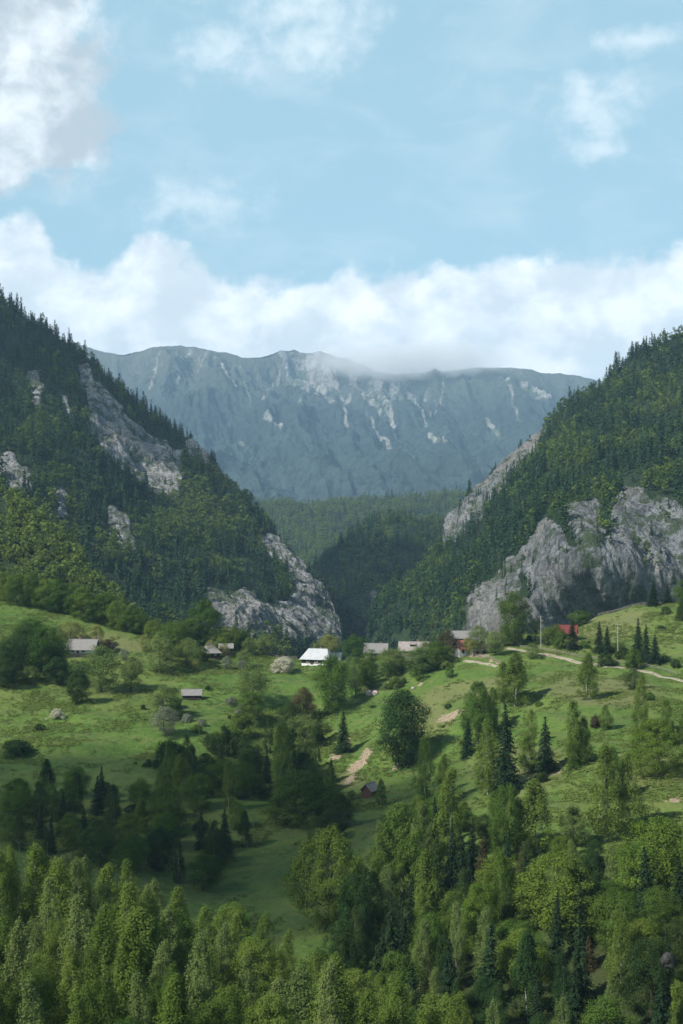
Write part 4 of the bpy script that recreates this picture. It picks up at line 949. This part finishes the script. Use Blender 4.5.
# lower right wood: large ones first
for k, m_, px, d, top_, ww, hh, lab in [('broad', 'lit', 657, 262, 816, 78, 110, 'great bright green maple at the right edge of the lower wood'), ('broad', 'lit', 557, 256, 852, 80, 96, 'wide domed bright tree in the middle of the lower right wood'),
        ('broad', 'broad', 403, 292, 800, 48, 84, 'dark rounded tree at the top left of the lower right wood'), ('broad', 'broad', 505, 300, 782, 40, 90, 'tall green tree under the largest dark spruce'),
        ('birch', 'birch', 446, 300, 768, 34, 92, 'tall pointed birch rising at the left of the lower right wood'), ('birch', 'birch', 430, 270, 852, 34, 100, 'leaning silvery birch within the left of the lower right wood'),
        ('birch', 'birch', 537, 300, 780, 40, 90, 'light green birch rising behind the wide domed tree'), ('birch', 'pale', 574, 300, 806, 34, 70, 'pale birch to the right behind the wide domed tree'),
        ('broad', 'broad', 610, 258, 880, 46, 84, 'rounded green tree between the wide domed tree and the great maple'), ('broad', 'broad', 517, 246, 920, 54, 78, 'round green tree below the wide domed tree'),
        ('broad', 'lit', 480, 252, 880, 46, 90, 'leafy bright tree left of the wide domed tree'), ('broad', 'dark', 358, 258, 862, 46, 110, 'dark tree just right of the large bright ravine tree'),
        ('birch', 'pale', 385, 262, 868, 34, 100, 'pale green birch at the left side of the lower right wood'), ('spruce', 'rust', 523, 290, 840, 22, 60, 'brownish spruce pointing up between the green crowns'),
        ('spruce', 'rust', 482, 292, 835, 20, 60, 'brownish spruce left of the light green birch'), ('spruce', 'dark', 435, 284, 830, 24, 90, 'slim dark spruce beside the silvery birch'), ('spruce', 'rust', 590, 240, 935, 20, 60, 'dull brown spruce before the shaded hollow'),
        ('broad', 'dark', 680, 236, 915, 40, 90, 'dark tree in the shaded hollow cut by the right edge')]:
    Xq, Zq = ray(px, top_)[0]*d, ray(px, top_)[1]*d; g_ = float(gz(np.array(Xq), np.array(float(d)))); tree(k, m_, Xq, d, g_-.2, Zq-g_, lab, None, ww*d/F)
fill([w2(388, 335), w2(420, 345), w2(450, 330), w2(490, 330), w2(560, 318), w2(600, 312), w2(720, 310), w2(720, 205), w2(300, 212), w2(345, 250), w2(372, 290)], 165, 3.5,
     [('broad', 'lit', 11, 16, .75), ('broad', 'broad', 11, 16, .75), ('broad', 'dark', 9, 15, .6), ('birch', 'dark', 10, 16, .4), ('birch', 'birch', 11, 17, .42), ('broad', 'dark', 9, 14, .7), ('broad', 'broad', 10, 15, .7), ('broad', 'lit', 9, 13, .75), ('spruce', 'spruce', 11, 17, .38), ('spruce', 'spruce', 10, 15, .4), ('broad', 'broad', 8, 12, .9), ('birch', 'pale', 10, 15, .42)],
     'among the mixed trees of the lower right wood', 'mixed trees of the lower right wood',
     toplimit=[(340, 850), (372, 840), (400, 800), (430, 790), (460, 800), (480, 815), (520, 815), (560, 828), (600, 845), (640, 840), (683, 850), (740, 850)])
fill([w2(640, 215), w2(600, 214), w2(600, 205), w2(650, 205)], 7, 1.6, [('sprig', 'rust', 4, 6, .4)], 'above the willow strip at the lower right', 'brownish saplings at the lower right')
# shaded side of the valley, left
def a2(px, py): return at(px, py)[:2]
fill([a2(5, 830), a2(20, 800), a2(60, 795), a2(110, 790), a2(150, 800), a2(180, 770), a2(210, 750), a2(250, 755), a2(262, 800), a2(245, 850), a2(255, 900), a2(180, 890), a2(80, 865), a2(0, 860)], 70, 3.8,
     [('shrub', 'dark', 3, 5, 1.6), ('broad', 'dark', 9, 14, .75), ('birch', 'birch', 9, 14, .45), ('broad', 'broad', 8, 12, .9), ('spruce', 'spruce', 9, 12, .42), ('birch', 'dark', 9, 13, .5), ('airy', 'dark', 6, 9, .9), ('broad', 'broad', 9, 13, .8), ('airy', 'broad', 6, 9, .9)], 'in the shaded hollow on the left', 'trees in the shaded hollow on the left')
fill([a2(265, 800), a2(290, 780), a2(330, 800), a2(345, 840), a2(300, 870), a2(275, 850)], 8, 5., [('broad', 'dark', 9, 13, .7), ('birch', 'birch', 10, 14, .36)], 'in the grove above the large bright ravine tree', 'grove above the bright ravine tree')
for i in range(70):                                     # scrub dotted over the open slopes
    px, py = (rng.uniform(120, 260), rng.uniform(690, 770)) if i < 34 else ((rng.uniform(440, 683), rng.uniform(690, 800)) if i < 50 else (rng.uniform(300, 470), rng.uniform(672, 760)))
    if float(pn(px/14, py/14, 6.)) < .05: continue
    X, Y, Z = at(px, py)
    if any((X-a)**2+(Y-b)**2 < 16 for a, b, c_, _o in TREES): continue
    tree('shrub', 'dark' if i < 34 else 'broad', X, Y, Z-.1, rng.uniform(.8, 2.), 'low wild bush dotted over the open grass slopes', 'low bushes on the open slopes')
A_ = lambda L_: [a2(*q) for q in L_]
fill(A_([(90, 640), (140, 645), (250, 660), (250, 672), (150, 672), (92, 662)]), 12, 5., [('airy', 'pale', 6, 10, .9), ('airy', 'yellow', 5, 8, .8), ('broad', 'broad', 6, 9, .9), ('airy', 'greyleaf', 4, 6, 1.)], 'in the orchard strip between the two left cottages', 'orchard trees between the left cottages')
fill(A_([(345, 668), (380, 664), (450, 662), (452, 668), (400, 690), (350, 695)]), 22, 3.2, [('airy', 'pale', 5, 9, .9), ('airy', 'broad', 6, 9, .9), ('broad', 'broad', 5, 9, .9), ('shrub', 'pale', 2.5, 4, 1.2)], 'in the orchard below the village roofs', 'orchard trees below the village')
fill(A_([(262, 735), (330, 725), (330, 790), (300, 830), (262, 800)]), 12, 4.2, [('broad', 'dark', 8, 13, .7), ('birch', 'dark', 9, 15, .4), ('airy', 'pale', 6, 9, .9), ('shrub', 'broad', 3, 5, 1.2), ('spruce', 'spruce', 8, 12, .4)], 'in the slope grove left of the dark log hut', 'slope grove left of the log hut')
fill(A_([(0, 640), (65, 640), (60, 690), (0, 700)]), 16, 4., [('broad', 'dark', 8, 13, .85), ('broad', 'broad', 8, 13, .8), ('shrub', 'dark', 4, 6, 1.2), ('airy', 'pale', 6, 10, .9)], 'in the thicket at the left edge beside the whitewashed cottage', 'thicket beside the whitewashed cottage')
fill(A_([(150, 700), (205, 715), (200, 770), (240, 775), (262, 720), (230, 700), (235, 740), (190, 735)]), 12, 4., [('shrub', 'dark', 3, 5, 1.3), ('shrub', 'broad', 3, 5, 1.3), ('airy', 'pale', 5, 8, .9), ('shrub', 'greyleaf', 3, 4, 1.2)], 'in the scrub rows under the hay barn', 'scrub rows under the hay barn')
fill(A_([(455, 660), (530, 648), (620, 656), (683, 668), (683, 660), (600, 646), (530, 640), (460, 652)]), 14, 3., [('shrub', 'broad', 2, 3.5, 1.2), ('shrub', 'dark', 2, 3.5, 1.2), ('airy', 'pale', 4, 6, .9)], 'along the dirt track on the right', 'bushes along the dirt track')
print('trees', len(TREES))

# tufts of longer grass all over the pasture (uncountable)
def tuft(k):
    n = 26; a = rng.uniform(0, 6.28, n); rr = rng.random(n)**.5*.75; C = np.stack([rr*np.cos(a), rr*np.sin(a), .14+.16*rng.random(n)], -1)
    V, Fq, vv = leafquads(C, np.stack([np.cos(a)*.5, np.sin(a)*.5, rng.uniform(.5, 1.2, n)], -1), .30, .8); return npmesh('tuft', V, Fq, False, {'v': vv})
M['tuft'] = leafmat('long_grass', (.070, .125, .026), (.160, .190, .058), .2, True)
GT = gn(proto_coll('tufts', tuft, (1, 2, 3, 4), 'tuft'))
n = 120000; Y_ = 285+(650-285)*rng.random(n)**.8; X_ = ray(0, 560)[0]*Y_*1.15+rng.random(n)*(ray(683, 560)[0]-ray(0, 560)[0])*Y_*1.15
k = (fbm(X_/14, Y_/14, 1., 4)*1.3+fbm(X_/60, Y_/60, 5., 2)+.02+rng.normal(size=n)*.16) > .16
X_, Y_ = X_[k], Y_[k]
bi = bare[np.clip(np.searchsorted(gx, X_), 0, len(gx)-1), np.clip(np.searchsorted(gy, Y_), 0, len(gy)-1)]; k = bi < .35
for a, b_ in PW:
    for u, v_ in zip(a[::2], b_[::2]): k &= (X_-u)**2+(Y_-v_)**2 > 4.4
X_, Y_ = X_[k], Y_[k]; Z_ = gz(X_, Y_); print('tufts', len(X_))
forest_obj('grass', np.stack([X_, Y_, Z_-.05], -1), rng.uniform(.5, 1.5, len(X_)), np.clip(.45+.35*fbm(X_/30, Y_/30, 3., 3)*2+rng.normal(size=len(X_))*.15, 0, 1), GT, 'tufts of long grass over the sloping pasture', 'grass')


# ------------------------------------------------------------------ unseen clouds placed overhead to shade the hollow, the ravine and the gorge
mcl, t = mat('cloud'); d = t.node('ShaderNodeBsdfDiffuse'); d.inputs[0].default_value = (.9, .9, .9, 1); tr = t.node('ShaderNodeBsdfTranslucent'); tr.inputs[0].default_value = (.9, .9, .9, 1)
mx = t.node('ShaderNodeMixShader'); mx.inputs[0].default_value = .3; t.L.new(d.outputs[0], mx.inputs[1]); t.L.new(tr.outputs[0], mx.inputs[2]); tp = t.node('ShaderNodeBsdfTransparent'); m3 = t.node('ShaderNodeMixShader'); m3.inputs[0].default_value = .5; t.L.new(mx.outputs[0], m3.inputs[1]); t.L.new(tp.outputs[0], m3.inputs[2]); t.L.new(m3.outputs[0], t.node('ShaderNodeOutputMaterial').inputs[0])
def cloud(cx0, cy0, cz0, rx, ry, rot, alt, label, seed):
    """cloud whose shadow falls round the ground point (cx0, cy0, cz0)"""
    tt = (alt-cz0)/S.z; C = Vector((cx0, cy0, cz0))+S*tt
    import bmesh
    bm = bmesh.new(); bmesh.ops.create_icosphere(bm, subdivisions=5, radius=1)
    co = np.array([v.co for v in bm.verts]); n = fbm(co[:, 0]*1.3+seed, co[:, 1]*1.3, co[:, 2]*1.3, 4); b = fbm(co[:, 0]*3+seed, co[:, 1]*3, co[:, 2]*3, 4, ridged=True)
    co = co*(1+.35*n+.22*b)[:, None]*np.array([rx, ry, min(rx, ry)*.35]); co[:, 2] = np.where(co[:, 2] < 0, co[:, 2]*.4, co[:, 2])
    for v, c_ in zip(bm.verts, co): v.co = c_
    me = bpy.data.meshes.new('cloud'); bm.to_mesh(me); bm.free()
    for p in me.polygons: p.use_smooth = True
    o = link('cloud', me, mcl); o.location = C; o.rotation_euler = (0, 0, R(rot)); tag(o, kind='structure'); return o
HT = 1900.
x0, y0, z0 = at(110, 812); cloud(x0-22, y0+0, z0, 112, 60, 4, HT, '', 1.)
x1, y1, z1 = at(272, 892); cloud(x1-4, y1-4, z1, 34, 30, 0, HT+40, '', 4.)  # small extra cloud, out of view, added to darken the ravine
cloud(70, 1780, -60, 200, 220, 0, HT+90, '', 12.)            # over the inside of the gorge

# ------------------------------------------------------------------ haze
mh, t = mat('haze'); v = t.node('ShaderNodeVolumePrincipled'); v.inputs['Color'].default_value = (.46, .71, 1.0, 1); v.inputs["Density"].default_value = 5.9e-5; v.inputs['Anisotropy'].default_value = 0.
t.L.new(v.outputs[0], t.node('ShaderNodeOutputMaterial').inputs['Volume'])
b = MB(); b.box(-13000, 13000, -13000, 13000, float(GZ.min())-1, 1640); hz = b.build('haze', mh); tag(hz, kind='stuff', label='thin blue haze filling the valley air', cat='haze')

# mist that clings to the far crest
mm, t = mat('mist'); v = t.node('ShaderNodeVolumePrincipled'); v.inputs['Color'].default_value = (.97, .99, 1, 1); v.inputs['Anisotropy'].default_value = 0.
o_ = t.node('ShaderNodeTexCoord').outputs['Object']
ln_ = t.vm('LENGTH', t.vm('MULTIPLY', o_, (1/820., 1/520., 1/165.)), None, 1); nz_ = t.noise(o_, .0045, 5, .62, .5)
t.L.new(t.m('MULTIPLY', t.mr(t.m('SUBTRACT', t.m('ADD', nz_, .42), ln_), .0, .5), .0040), v.inputs['Density'])
t.L.new(v.outputs[0], t.node('ShaderNodeOutputMaterial').inputs['Volume'])
b = MB(); b.box(-900, 900, -560, 560, -200, 190); mo = b.build('mist', mm); mo.location = pt(408, 362, 8250); tag(mo, kind='stuff', label='white cloud hanging over the crest of the far mountain', cat='cloud')
